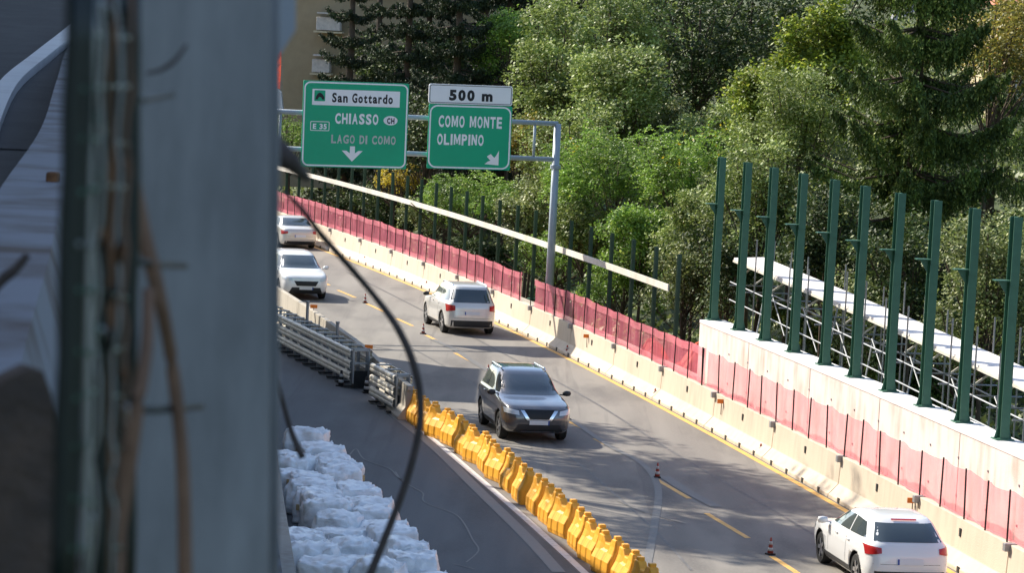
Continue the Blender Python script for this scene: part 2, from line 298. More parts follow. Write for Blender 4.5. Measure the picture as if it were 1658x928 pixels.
# ================================================================== right-hand barriers
TOE = [(-.26,0),(-.26,.09),(-.20,.14),(-.02,.34),(.02,1.0),(.22,1.0),(.26,.34),(.44,.14),(.50,.09),(.50,0)]
UL = 6.07
s0 = S_at(float(G(1634.1,882.1,1.0).y))
nb = 0
for k in range(-1, 19):
    sa, sb = s0+k*UL+.02, s0+(k+1)*UL-.02
    path = [B(Y_at(sa+(sb-sa)*i/4)) for i in range(5)]; base = path[2].copy(); T = bt(base.y); N = Vector((T.y,-T.x,0))
    t = thing('concrete_barrier', f'pale concrete barrier below the red net, {od(nb)} counted from the near right corner', 'concrete barrier', base, 0, 'concrete barriers in a row on the far side of the road')
    MB().prism(TOE, path).build('barrier_block','concrete',t,bevel=.012)
    c = B(Y_at(sb+.02),.0,.94); MB().box(c+N*.03,(.26,.16,.16),(N,T,Vector((0,0,1)))).build('connector_plate','steel_dull',t,bevel=.01)
    MB().box(base+Vector((0,0,.72))-N*.005,(.03,.10,.17),(N,T,Vector((0,0,1)))).build('lifting_slot','dark',t)
    for j in range(4):
        p = B(Y_at(sa+.8+j*1.45),-.262,.07); MB().box(p,(.02,.15,.12),(N,T,Vector((0,0,1)))).build('drain_hole','dark',t)
    nb += 1
# orange reflectors standing on / against the barriers
def reflector(p, label, h=.18, stem=.1):
    T = bt(p.y); t = thing('reflector_marker', label, 'reflector', p, 0, 'orange reflectors on the barriers')
    if stem: MB().tube([p+Vector((0,0,-stem)),p+Vector((0,0,h*.6))],.012,6).build('stem','dark',t)
    MB().box(p+Vector((0,-.01,h*.7)),(.24,.025,.12)).build('reflector_plate','orange',t,bevel=.006)
for px, py, lb in ((1465,811,'above the roof of the white hatchback'),(1153,650,'near the left end of the wall'),(933,544,'between the gap in the net and the pale wall'),(752,466,'behind the roof of the silver off-roader')):
    p = G(px,py,.86); reflector(B(p.y,-.035,.80), 'orange reflector plate on the barrier, '+lb, .1, .3)
# ================================================================== red nets with rods
def net(name, label, ya, yb, mname, fold, seed):
    rn = random.Random(seed); base = B((ya+yb)/2,.12,1.0); t = thing(name, label, 'safety net', base, 0, 'red safety nets on the barriers')
    sa, sb = S_at(ya), S_at(yb); s = sa; rods = []
    while s < sb-.7:
        rods.append(s); s += 1.47+rn.uniform(-.18,.18)
    rods.append(sb)
    tops = [rn.uniform(.97,1.05) for _ in rods]
    for s, h in zip(rods,tops):
        p = B(Y_at(s),.055,1.0); lean = Vector((rn.uniform(-.03,.03),0,0))
        MB().tube([p+Vector((0,0,-.06)),p+lean+Vector((0,0,h+.03))],.020,6).build('rod','black',t)
    def sag(i, u): return .055*(4*u*(1-u))*(1 if not fold else .4)
    for part, z0, z1, dz, mn in ([('net',.0,1.,0,mname)]+([('folded_edge',.78,1.02,-.03,'red_net_fold'),('folded_hem',.02,.20,-.03,'red_net_fold')] if fold else [('hem',.0,.06,-.02,'red_net_fold')])):
        q = MB(); cols = []
        for i in range(len(rods)-1):
            for j in range(6):
                u = j/6; s = rods[i]+(rods[i+1]-rods[i])*u; h = (tops[i]*(1-u)+tops[i+1]*u)-sag(i,u); off = .13+dz*1.2+.05*math.sin(s*2.3)*u*(1-u)*4+rn.uniform(-.012,.012)
                lift = rn.uniform(0,.035)
                cols.append((B(Y_at(s),off,1.0+z0*h+(lift if z0==0 else 0)),B(Y_at(s),off+rn.uniform(-.01,.01),1.0+z0*h+(z1-z0)*.5*h),B(Y_at(s),off,1.0+min(z1,1.)*h)))
        for c_ in cols: q.v += [tuple(x) for x in c_]
        for i in range(len(cols)-1): q.f += [(3*i,3*i+3,3*i+4,3*i+1),(3*i+1,3*i+4,3*i+5,3*i+2)]
        q.build(part, mn, t)
    return t
YG0, YG1 = 110.7, 109.0
net('safety_net','dark pink net on thin rods left of the gap, behind the silver off-roader', YG0, 168, 'red_net', True, 1)
net('safety_net','dark pink net on thin rods between the gap and the pale wall', 86.6, YG1, 'red_net', True, 2)
net('safety_net','pale pink single net on thin rods in front of the pale concrete wall', 50, 86.58, 'pale_net', False, 3)
# crumpled orange net
q = MB(); oc = GY(1105,556,96.5); rn = random.Random(5)
for i in range(13):
    for j in range(9): q.v.append((oc.x-1.3+i*.22, oc.y-.3+j*.12+rn.uniform(-.06,.06), -.5+1.75*math.sin(j/8*math.pi/2)*(.75+.25*math.sin(i*.9))+rn.uniform(-.1,.1)))
q.f = [(i*9+j,(i+1)*9+j,(i+1)*9+j+1,i*9+j+1) for i in range(12) for j in range(8)]
o = q.build('netting_heap','orange_net',origin=oc); tag(o,'crumpled bright orange netting piled at the left end of the pale wall','netting')
# ================================================================== retaining wall, slotted posts
base = B(70,1.2,0); t = thing('retaining_wall','long pale concrete wall with a white top carrying the tall green posts','wall',base)
yr = [y for y in np.arange(46,91.31,1.5)]+[91.35]
MB().prism([(1.2,-.2),(1.2,2.30),(1.95,2.30),(1.95,-.2)], [B(y) for y in yr]).build('wall_body','wall',t)
MB().prism([(1.185,2.304),(1.185,2.40),(1.97,2.40),(1.97,2.304)], [B(y) for y in yr]).build('wall_top','coping',t,bevel=.01)
yv = 50.
while yv < 90: 
    p = B(yv,1.196,1.25); T = bt(yv); MB().box(p,(.008,.03,2.1),(Vector((T.y,-T.x,0)),T,Vector((0,0,1)))).build('joint','concrete_old',t); yv += 6.
for yv in np.arange(52,90,2.0):
    for zz in (.9,1.75):
        p = B(yv,1.19,zz); T = bt(yv); MB().box(p,(.02,.045,.045),(Vector((T.y,-T.x,0)),T,Vector((0,0,1)))).build('tie_hole','steel_dull',t)
def hbeam(mb, p, q, w_, d, tf, T, N):
    """H section from p up to q: flanges across N, web along T"""
    Z = (q-p).normalized(); c = (p+q)/2; L_ = (q-p).length
    mb.box(c-N*(d/2-tf/2),(tf,w_,L_),(N,T,Z)); mb.box(c+N*(d/2-tf/2),(tf,w_,L_),(N,T,Z)); mb.box(c,(d-2*tf,tf,L_),(N,T,Z)); return mb
YPB = [90.15,87.2,84.3,81.3,78.35,75.4,72.5,70.0,67.4,65.2,62.9]
wp = [1169,1211,1253.5,1300.6,1352,1401,1458,1516,1579,1645.5]
def find_y(px, py, off):
    return min((abs(GY(px,py,B(y,off).y).x-B(y,off).x),y) for y in np.arange(45,170,.05))[1]
tp = [257,267,277,286,297,308,320,333,346,360]
for i, (px, py) in enumerate(zip(wp,tp)):
    y = find_y(px,py,1.6); T = bt(y); N = Vector((T.y,-T.x,0)); p = B(y,1.6,2.40); Z = Vector((0,0,1))
    t = thing('steel_post', f'tall dark green steel post on the pale wall, {od(i)} from the left','steel post',p,0,'tall green steel posts standing on the wall')
    hbeam(MB(),p+Vector((0,0,.02)),p+Vector((0,0,3.45)),.20,.26,.02,N*-1,T).build('post_shaft','green_steel',t)
    hbeam(MB(),p+Vector((0,0,3.35)),p+Vector((0,0,4.86)),.19,.30,.02,N*-1,T).build('upper_shaft','green_steel',t)
    b_ = MB(); b_.box(p-N*.24+Vector((0,0,3.47)),(.36,.22,.025),(N,T,Z)); b_.add([p-N*.12+Vector((0,0,3.45)),p-N*.32+Vector((0,0,3.45)),p-N*.12+Vector((0,0,3.15)),p-N*.12+T*.02+Vector((0,0,3.45)),p-N*.32+T*.02+Vector((0,0,3.45)),p-N*.12+T*.02+Vector((0,0,3.15))],[(0,1,2),(3,5,4),(0,3,4,1),(1,4,5,2),(2,5,3,0)])
    b_.build('bracket','green_steel',t)
    f_ = MB(); f_.box(p+Vector((0,0,.015)),(.42,.40,.03),(N,T,Z)); 
    for sx in (-1,1): f_.add([p+N*sx*.13+T*.01*j+Vector((0,0,a)) if k==0 else p+N*sx*(.13+.07*(a<.1))+T*.01*j+Vector((0,0,a)) for j in (-1,1) for k,a in ((0,.03),(1,.03),(0,.28))],[(0,1,2),(3,5,4),(0,3,4,1),(1,4,5,2),(2,5,3,0)])
    f_.build('base_plate','green_steel',t)
# thin posts of the unfinished fence, left part
tx = [464,484,505,526,548,569.5,590,613,635.6,660,683,707,731,756,782,810,839,868,898,925.5,958,991.6,1026.6,1063,1100.5]
for i, px in enumerate(tx):
    y = min((abs(GY(px,300+max(0,(px-700))*.28,B(yy_,1.75).y).x-B(yy_,1.75).x),yy_) for yy_ in np.arange(85,178,.05))[1]
    T = bt(y); N = Vector((T.y,-T.x,0)); p = B(y,1.75,-.1); zt = 3.98
    t = thing('fence_post', f'slim green fence post behind the pink net, {od(len(tx)-1-i)} leftwards from the pale wall','fence post',p,0,'slim green posts of the unfinished fence')
    hbeam(MB(),p,Vector((p.x,p.y,zt)),.12,.13,.014,N*-1,T).build('post_shaft','green_slim',t)
    MB().box(p+Vector((0,0,.74)),(.3,.3,.025),(N,T,Vector((0,0,1)))).build('base_plate','green_steel',t)
ya = [96.6+i*2 for i in range(int((176-96.6)/2))]
q = MB().prism([(1.56,2.76),(1.56,2.97),(1.61,2.97),(1.61,2.76)], [B(y) for y in ya]).build('rail_board','timber',origin=B(120,1.6,2.8)); tag(q,'long pale board fixed along the slim green posts behind the pink net','board')
# ================================================================== scaffold walkway behind the wall
base = B(75,3.4,0); t = thing('scaffold','long scaffold walkway with a pale deck behind the tall green posts','scaffold',base)
def dz(y): return 3.05+(y-62)/32*.98
ys = list(np.arange(48,95.6,1.5)); 
sec = []
q = MB(); vs = []
for y in ys:
    z = dz(y); a, b = B(y,3.05,z), B(y,4.0,z+.05); vs += [a,b,b-Vector((0,0,.06)),a-Vector((0,0,.06))]
q.v = [tuple(v) for v in vs]; n = 4
for i in range(len(ys)-1):
    for k in range(4): q.f.append((i*4+k,i*4+(k+1)%4,(i+1)*4+(k+1)%4,(i+1)*4+k))
q.f += [(0,1,2,3),tuple(range(len(q.v)-4,len(q.v)))]
q.build('deck','deck',t)
q = MB().prism([(3.02,-.13),(3.02,-.065),(3.06,-.065),(3.06,-.13)], [B(y,0,dz(y)) for y in ys]).build('deck_edge','timber',t)
rn = random.Random(3); s = S_at(60); i = 0
while s < S_at(94.5):
    y = Y_at(s)
    for off in (2.98,4.05):
        p = B(y,off,-1.7); MB().tube([p,Vector((p.x+rn.uniform(-.03,.03),p.y,dz(y)+rn.uniform(.5,.95)))],.024,6).build('standard_tube','galv',t)
    if i%2==0: MB().tube([B(y,2.98,1.0),B(y+2.2,4.05,dz(y)-.3)],.024,6).build('brace_tube','galv',t)
    MB().tube([B(y,2.7,dz(y)-.75),B(y,4.2,dz(y)-.75)],.024,6).build('transom_tube','galv',t)
    MB().tube([B(y,2.98,dz(y)-.5),B(y+.02,3.5,dz(y)-.12)],.03,6).build('coupler_strut','timber',t)
    s += 1.8; i += 1
for off, dd in ((2.98,-.75),(2.98,-1.3),(4.05,-1.0)):
    MB().tube([B(y,off,dz(y)+dd) for y in ys],.022,6).build('ledger_tube','galv',t)
for k in range(9):
    y = 63+k*3.2; MB().tube([B(y,3.0,dz(y)-1.6),B(y+1.6,3.02,dz(y)-.5)],.022,6).build('brace_tube','galv',t)

# ================================================================== gantry and signs
GR = B(110.9,1.2,0); GR = Vector((1.35,111.17,0)); GD = Vector((-9.95,-3.1,0)).normalized(); GN = Vector((GD.y,-GD.x,0)); GN = GN if GN.y<0 else -GN
t = thing('sign_gantry','grey tubular gantry over the road carrying the two green direction signs','sign gantry',GR)
ZT, ZB = 7.42, 6.13
MB().tube([GR+Vector((0,0,0)),GR+Vector((0,0,ZT))],[.155,.125],16).build('gantry_post','galv_paint',t,smooth=True)
for z, r_ in ((ZT,.088),(ZB,.088)):
    MB().tube([GR+Vector((0,0,z)),GR+GD*14.5+Vector((0,0,z+.05))],r_,12).build('cross_beam','galv_paint',t,smooth=True)
for d in (.85,4.6,9.0,10.2,13): MB().tube([GR+GD*d+Vector((0,0,ZB)),GR+GD*d+Vector((0,0,ZT))],.05,8).build('strut','galv_paint',t,smooth=True)
for d in (4.35,):
    for z in (ZT,ZB): MB().revolve([(.11,-.05),(.13,0),(.11,.05)],GR+GD*d+Vector((0,0,z)),10).build('beam_clamp','sign_white',t)
MB().tube([GR+GD*14.5,GR+GD*14.5+Vector((0,0,ZT+.05))],[.14,.11],16).build('gantry_post','galv_paint',t,smooth=True)
MB().revolve([(.19,0),(.19,.12),(.14,.14)],GR+Vector((0,0,5.8)),12).build('collar','galv_paint',t)
SX = GD*-1     # to the viewer's right
def sign_frame(px, py, D=.22):
    d = ray(px,py); o = Vector((0,0,H)); P0 = GR+GN*D; tt = (P0-o).dot(GN)/d.dot(GN); return o+d*tt
def rrect(mb, x0, z0, x1, z1, r, P, y0, y1):
    pts = []
    for cx, cz, a0 in ((x1-r,z1-r,0),(x0+r,z1-r,90),(x0+r,z0+r,180),(x1-r,z0+r,270)):
        for k in range(7): a = R(a0+k*15); pts.append((cx+r*math.cos(a),cz+r*math.sin(a)))
    n = len(pts); vs = [P(x,y0,z) for x,z in pts]+[P(x,y1,z) for x,z in pts]
    mb.add(vs,[tuple(range(n))[::-1],tuple(range(n,2*n))]+[(k,(k+1)%n,n+(k+1)%n,n+k) for k in range(n)]); return pts
def ring(mb, x0, z0, x1, z1, r, wd, P, y0, y1):
    def pp(i, rr):
        out = []
        for cx, cz, a0 in ((x1-r,z1-r,0),(x0+r,z1-r,90),(x0+r,z0+r,180),(x1-r,z0+r,270)):
            for k in range(7): a = R(a0+k*15); out.append((cx+(r-i)*math.cos(a),cz+(r-i)*math.sin(a)))
        return out
    o_, i_ = pp(0,r), pp(wd,r); n = len(o_)
    vs = [P(x,y1,z) for x,z in o_]+[P(x,y1,z) for x,z in i_]+[P(x,y0,z) for x,z in o_]+[P(x,y0,z) for x,z in i_]
    mb.add(vs,[f for k in range(n) for f in ((k,(k+1)%n,n+(k+1)%n,n+k),(k,2*n+k,2*n+(k+1)%n,(k+1)%n),(n+k,n+(k+1)%n,3*n+(k+1)%n,3*n+k))])
def poly(mb, pts, P, y0, y1):
    n = len(pts); mb.add([P(x,y0,z) for x,z in pts]+[P(x,y1,z) for x,z in pts],[tuple(range(n))[::-1],tuple(range(n,2*n))]+[(k,(k+1)%n,n+(k+1)%n,n+k) for k in range(n)])
def glyph(ch, bold):
    cu = bpy.data.curves.new('lettering','FONT'); cu.body = ch; cu.size = 1; cu.offset = bold; cu.resolution_u = 3
    ob = bpy.data.objects.new('tmp',cu); C.objects.link(ob); bpy.context.view_layer.update()
    me = bpy.data.meshes.new_from_object(ob.evaluated_get(bpy.context.evaluated_depsgraph_get())); bpy.data.objects.remove(ob)
    vs = [(v.co.x,v.co.y) for v in me.vertices]; fs = [tuple(p.vertices) for p in me.polygons]; bpy.data.meshes.remove(me); return vs, fs
def text_mesh(s, x0, z0, x1, z1, P, y1, parent, m, bold=.03, name='lettering', adv=None):
    """condensed road-sign lettering: every character in its own narrow cell"""
    H0, _ = glyph('H',bold); cap = max(v[1] for v in H0); cells = []; pos = 0.
    wide = {'M':1.12,'I':.34,' ':.50,'m':1.35,'t':.72,'r':.72,'G':1.05,'f':.7}
    for ch in s:
        w_ = wide.get(ch,.92); cells.append((ch,pos,w_)); pos += w_+.20
    pos -= .20; q = MB().L()
    for ch, p, w_ in cells:
        if ch == ' ': continue
        if ch == 'M':
            vs = [(0,0),(.24,0),(.24,.62),(.44,.08),(.56,.08),(.76,.62),(.76,0),(1,0),(1,1),(.74,1),(.5,.42),(.26,1),(0,1)]; fs = [(0,1,2,11,12),(2,3,10,11),(3,4,10),(4,5,9,10),(5,6,7,8,9)]; zz = [(a,b*1.0) for a,b in vs]
        elif ch == 'N':
            vs = [(0,0),(.27,0),(.27,.58),(.72,0),(1,0),(1,1),(.73,1),(.73,.42),(.28,1),(0,1)]; fs = [(0,1,2,8,9),(2,3,7,8),(3,4,5,6,7)]; zz = vs
        else:
            vs, fs = glyph(ch,bold); ax, bx = min(v[0] for v in vs), max(v[0] for v in vs); zz = [((a-ax)/(bx-ax),b/cap) for a,b in vs]
        q.add([P(x0+(p+a*w_)/pos*(x1-x0), y1, z0+b*(z1-z0)) for a,b in zz], fs)
    return q.build(name, m, parent)
def make_sign(zx0, zy0, zx1, zy1, label, name='direction_sign'):
    """zoom-pixel frame of the sign (3.314 zoom px per photo px, origin 430,0) -> thing and a placer"""
    k = 3.314; c = sign_frame(430+(zx0+zx1)/2/k, (zy1)/k); a = sign_frame(430+zx0/k,(zy0+zy1)/2/k); b = sign_frame(430+zx1/k,(zy0+zy1)/2/k); tpp = sign_frame(430+(zx0+zx1)/2/k,zy0/k)
    wd = (b-a).length; hh = (tpp-c).length
    t = thing(name, label, 'road sign', c, math.atan2(SX.y,SX.x), 'signs on the gantry'); t.rotation_euler = (0,R(-.5),math.atan2(SX.y,SX.x))
    def P(x, y, z): return Vector((((x-zx0)/(zx1-zx0)-.5)*wd, -y, (z)/(zy1-zy0)*hh))
    def Z(zy): return zy1-zy           # zoom y -> up coordinate
    return t, P, Z
def rr(t, P, x0, z0, x1, z1, r, y0, y1, name, m):
    q = MB().L(); rrect(q,x0,z0,x1,z1,r,P,y0,y1); return q.build(name,m,t)
# sign 1
t, P, Z = make_sign(188,438,754,900,'large green motorway sign reading San Gottardo, Chiasso, Lago di Como with a down arrow')
rr(t,P,188,0,754,462,6,-.0,.04,'sign_panel','sign_green')
q = MB().L(); ring(q,192,5,750,457,34,8,P,.038,.046); q.build('border','sign_white',t)
rr(t,P,236,Z(568),706,Z(482),3,.038,.046,'white_panel','sign_white')
rr(t,P,247,Z(547),305,Z(489),4,.044,.050,'tunnel_symbol','sign_green')
q = MB().L(); poly(q,[(253,Z(538)),(256,Z(522)),(264,Z(508)),(275,Z(501)),(288,Z(507)),(296,Z(518)),(300,Z(527)),(300,Z(538)),(290,Z(538)),(284,Z(528)),(275,Z(524)),(268,Z(530)),(265,Z(538))],P,.048,.054); q.build('tunnel_symbol','sign_black',t)
text_mesh('San Gottardo',342,Z(548),668,Z(500),P,.052,t,'sign_black',.035)
text_mesh('CHIASSO',362,Z(662),594,Z(608),P,.046,t,'sign_white',.04)
q = MB().L(); poly(q,[(660+38*math.cos(R(a)),Z(640)+25*math.sin(R(a))) for a in range(0,360,12)],P,.038,.046); q.build('country_oval','sign_white',t)
text_mesh('CH',641,Z(655),681,Z(626),P,.052,t,'sign_black',.045)
q = MB().L(); ring(q,231,Z(706),333,Z(655),6,3.5,P,.038,.046); q.build('route_frame','sign_white',t)
text_mesh('E 35',245,Z(695),319,Z(668),P,.046,t,'sign_white',.04)
text_mesh('LAGO DI COMO',345,Z(768),692,Z(724),P,.046,t,'sign_faded',.035)
q = MB().L(); poly(q,[(460,Z(866)),(404,Z(808)),(428,Z(808)),(447,Z(822)),(447,Z(784)),(474,Z(784)),(474,Z(822)),(493,Z(808)),(516,Z(808))],P,.038,.046); q.build('arrow','sign_white',t)
q = MB().L()
for zz in (90,330): q.box(P(471,-.03,zz),(3.5,.04,.08))
q.build('back_bracket','galv_paint',t)
# sign 2
t, P, Z = make_sign(864,563,1310,908,'green motorway sign reading Como Monte Olimpino with a slanting arrow')
rr(t,P,864,0,1310,345,5,0,.04,'sign_panel','sign_green')
q = MB().L(); ring(q,868,4,1306,341,42,8,P,.038,.046); q.build('border','sign_white',t)
text_mesh('COMO MONTE',917,Z(682),1257,Z(622),P,.046,t,'sign_white',.035)
text_mesh('OLIMPINO',913,Z(777),1162,Z(720),P,.046,t,'sign_white',.035)
q = MB().L(); poly(q,[(1247,Z(882)),(1172,Z(877)),(1190,Z(862)),(1203,Z(858)),(1183,Z(836)),(1203,Z(822)),(1223,Z(842)),(1232,Z(832)),(1247,Z(803))],P,.038,.046); q.build('arrow','sign_white',t)
q = MB().L()
for zz in (70,260): q.box(P(1087,-.03,zz),(2.6,.04,.08))
q.build('back_bracket','galv_paint',t)
t, P, Z = make_sign(873,454,1322,560,'white distance plate reading 500 m above the smaller green sign','distance_sign')
rr(t,P,873,0,1322,106,12,0,.04,'sign_panel','sign_white')
q = MB().L(); ring(q,878,5,1317,101,12,3,P,.038,.046); q.build('border','sign_black',t)
text_mesh('500 m',982,Z(537),1215,Z(483),P,.046,t,'sign_black',.055)

# ================================================================== cones
def cone(p, h, label, group, dark=False, r=None):
    t = thing('traffic_cone', label, 'traffic cone', p, rnd.uniform(0,6), group); r = (r or h*.26)*.72
    MB().L().box((0,0,.02*h/.4),(r*2.3,r*2.3,.04*h/.4)).build('cone_base','black',t,bevel=.008)
    c1, c2 = ('cone_red','cone_white') if not dark else ('black','cone_white')  # dark cones: shade put into the colour, black instead of red
    rad = lambda u: r*(.95-.72*u) if not dark else r*(.95-.62*u)
    ed = [.04,.26,.42,.60,.76,1.0]
    MB().L().revolve([(rad(0),.03*h),(rad(.5),.5*h),(rad(1)*.98,h*.99),(rad(1)*.7,h)],n=14).build('cone_body',c1,t,smooth=True)
    for a, b in ((.24,.42),(.60,.78)): MB().L().revolve([(rad(a)+.004,a*h),(rad(b)+.004,b*h)],n=14).build('cone_band',c2,t,smooth=True)
LG, EG = 'small cones between the two lanes','small cones along the far edge line'
for (px,py,lb) in ((591,491,'left of the silver off-roader, on the dashed line'),(685,541,'beside the near wheel of the silver off-roader'),(790,610,'behind the dark grey car'),(919,680,'beside the front wing of the dark grey car'),(1064,774,'on the dashed line in the tree shadow'),(1247,899,'lowest of the row, left of the white hatchback')):
    cone(G(px,py), .37, 'small red and white cone '+lb, LG, r=.10)
for (px,py,lb) in ((590,427,'farthest along the barrier foot'),(690,468,'second farthest along the barrier foot'),(799,517,'at the barrier right of the silver off-roader'),(918,575,'below the gap in the net'),(1060,647,'below the left end of the pale wall'),(1231,739,'nearest along the barrier foot')):
    cone(G(px,py), .33, 'small red and white cone '+lb, EG, r=.12)
cone(G(552,626), .48, 'striped cone with its red painted black for shade, left of the guardrail end','striped cones at the guardrail end',True,.14)
cone(G(593,637), .48, 'striped cone with its red painted black for shade, right of the guardrail end','striped cones at the guardrail end',True,.14)

# ================================================================== yellow water-filled barriers
yb = [(660,681),(672,691),(690,702),(708,713),(730,725),(750,741),(768,754),(785,768),(803,783),(823,799),(843,818),(867,836),(887,854),(908,873),(935,896),(955,917),(980,938),(1010,962),(1035,985)]
pts = [G(*p) for p in yb]
def yellow_barrier():
    t = thing('plastic_barrier','','plastic barrier')
    Lh = .66
    q = MB().L(); sec = [(-.24,0),(-.26,.10),(-.25,.30),(-.16,.46),(-.11,.60),(-.09,.74),(.09,.74),(.11,.60),(.16,.46),(.25,.30),(.26,.10),(.24,0)]
    n = len(sec); ysl = [-Lh,-Lh+.06,-.36,-.30,-.16,-.10,.10,.16,.30,.36,Lh-.06,Lh]; ins = [.80,1,1,.93,.93,1,1,.93,.93,1,1,.80]; tops = [.88,1,1,.98,.84,.82,.82,.84,.98,1,1,.88]
    for y, k, tz in zip(ysl,ins,tops):
        for a, b in sec: q.v.append((a*(k if b>.05 else .95), y, b*(tz if b>.5 else 1)))
    for i in range(len(ysl)-1):
        for k in range(n): q.f.append((i*n+k,(i+1)*n+k,(i+1)*n+(k+1)%n,i*n+(k+1)%n))
    q.f += [tuple(range(n)),tuple(range((len(ysl)-1)*n,len(ysl)*n))[::-1]]
    o = q.build('barrier_body','yellow',t,bevel=.018)
    for sy in (-1,1): MB().L().box((0,sy*.45,.765),(.14,.16,.08)).build('top_lug','yellow',t,bevel=.015)
    MB().L().box((.27,0,.16),(.02,.10,.07)).build('drain_plug','dark',t)
    return t
yproto = yellow_barrier()
for i, p in enumerate(pts):
    a = pts[max(i-1,0)]; b = pts[min(i+1,len(pts)-1)]; d = (a-b).normalized(); o = yproto if i==0 else copy_tree(yproto)
    o.location = p+d*.5+Vector((.20,0,0)); o.rotation_euler = (0,0,math.atan2(d.y,d.x)-math.pi/2+.10+rnd.uniform(-.14,.14)); o.scale = (.98,.76,1.04)
    tag(o, f'yellow plastic barrier, {od(i)} in the chain down from the guardrail end','plastic barrier','yellow plastic barriers in a chain between the carriageways')
# white pipe lying behind the chain
q = MB().tube([pts[i]+Vector((.42,0,.45)) for i in range(3,19)],.018,6).build('link_cable','sign_white',origin=pts[10]); tag(q,'thin white cable strung behind the chain of yellow barriers','cable')

# ================================================================== left concrete barriers, guardrails
LB = smooth_path([G(664,625,.95),G(623,591,.95),G(575,550,.95),G(473,480,.95),G(400,437,.95),G(330,400,.95)],10); LB = [Vector((p.x,p.y,0)) for p in LB]
cum = [0]
for a, b in zip(LB,LB[1:]): cum.append(cum[-1]+(b-a).length)
def lb(s):
    xs_ = float(np.interp(s,cum,[p.x for p in LB])); ys_ = float(np.interp(s,cum,[p.y for p in LB])); return Vector((xs_,ys_,0))
s = 0; i = 0
while s < cum[-1]-4:
    e = s+5.9; t = thing('concrete_barrier', f'weathered concrete barrier beside the guardrails, {od(i)} counted from the yellow barriers','concrete barrier',lb((s+e)/2),0,'concrete barriers between the carriageways')
    MB().prism([(-.30,0),(-.30,.08),(-.10,.36),(-.08,.95),(.08,.95),(.10,.36),(.30,.08),(.30,0)],[lb(s+.02+(e-s-.04)*k/4) for k in range(5)]).build('barrier_block','concrete_old',t,bevel=.012)
    c = lb(s); d = (lb(s+.5)-c).normalized(); MB().box(c+Vector((0,0,.90)),(.14,.2,.12),(Vector((d.y,-d.x,0)),d,Vector((0,0,1)))).build('connector_plate','steel_dull',t)
    s = e; i += 1
for px, py, lbx in ((508,500,'at the far end of the guardrail stack'),(597,566,'right of the guardrail stack end')):
    p = G(px,py,1.0); reflector(Vector((p.x,p.y,.98)),'orange reflector plate on the left barrier, '+lbx,.14,.05)
WB = [(0,0),(.05,.02),(.07,.05),(.07,.10),(.045,.125),(.07,.15),(.07,.21),(.05,.24),(0,.255)]
def rail_stack(name, label, A, Bp, width, levels, ztop, posts=None, group=None):
    t = thing(name, label, 'guardrail', (A+Bp)/2, 0, group); d = (Bp-A).normalized(); N = Vector((-d.y,d.x,0)); N = N if N.x<0 else -N; Ln = (Bp-A).length
    for lv in range(levels):
        z = ztop-.26-lv*.33
        for sd in (1,-1):
            q = MB(); vs = []
            for s_ in (0,Ln):
                for a, b in WB: vs.append(A+d*s_+N*(sd*(width/2+a))+Vector((0,0,z+b)))
                for a, b in WB: vs.append(A+d*s_+N*(sd*(width/2+a-.012))+Vector((0,0,z+b)))
            n = len(WB); q.v = [tuple(v) for v in vs]
            for k in range(n-1): q.f += [(k,k+1,2*n+k+1,2*n+k),(n+k,3*n+k,3*n+k+1,n+k+1),(k,n+k,n+k+1,k+1),(2*n+k,2*n+k+1,3*n+k+1,3*n+k)]
            q.build('rail_beam','rail',t)
    s_ = .15
    while s_ < Ln:
        c = A+d*s_
        for sd in (1,-1): MB().box(c+N*sd*(width/2-.05)+Vector((0,0,(ztop-.05)/2+.0)),(.08,.10,ztop-.05),(N,d,Vector((0,0,1)))).build('rail_post','steel_dull',t)
        MB().box(c+Vector((0,0,ztop+.01)),(width+.02,.12,.035),(N,d,Vector((0,0,1)))).build('cross_strap','galv',t)
        MB().box(c+Vector((0,0,.06)),(width+.35,.18,.05),(N,d,Vector((0,0,1)))).build('ground_foot','dark',t)
        s_ += 1.1
    MB().box(A+Vector((0,0,.28)),(width*.9,.05,.5),(N,d,Vector((0,0,1)))).build('end_plate','dark',t)
    q = MB()
    for a in (-1,1): q.box(A-d*.03+N*a*width*.42+Vector((0,0,ztop/2+.1)),(.05,.05,ztop-.1),(N,d,Vector((0,0,1))))
    for z in (.75,ztop-.02): q.box(A-d*.03+Vector((0,0,z)),(width*.84,.05,.05),(N,d,Vector((0,0,1))))
    q.build('end_frame','galv',t)
    return t
A = G(588,630,0); A.x -= .1; d = (lb(14)-lb(5)).normalized(); d2 = Vector((-.30,1,0)).normalized()
rail_stack('guardrail','long triple guardrail module on the left of the concrete barriers, partly in shade',A,A+d2*22,.55,3,1.15)
A2 = G(650,672,0); rail_stack('guardrail','short triple guardrail piece between the concrete barrier and the first yellow barriers',A2,A2+Vector((-.28,1,0)).normalized()*2.9,.42,3,1.10)
for px, py, py2, lbx in ((497,522,486,'taller grey tube standing among the long guardrail stack'),(546,545,522,'short dark tube standing near the end of the long guardrail stack')):
    p = G(px,py,1.1); hh = (py-py2)/52; q = MB().tube([Vector((p.x,p.y,.05)),Vector((p.x,p.y,1.1+hh*.9))],.05,10); q.revolve([(.065,0),(.065,.06)],(p.x,p.y,1.1+hh*.9),10)
    o = q.build('marker_tube','steel_dull',origin=(p.x,p.y,0),smooth=False); tag(o,lbx,'tube')

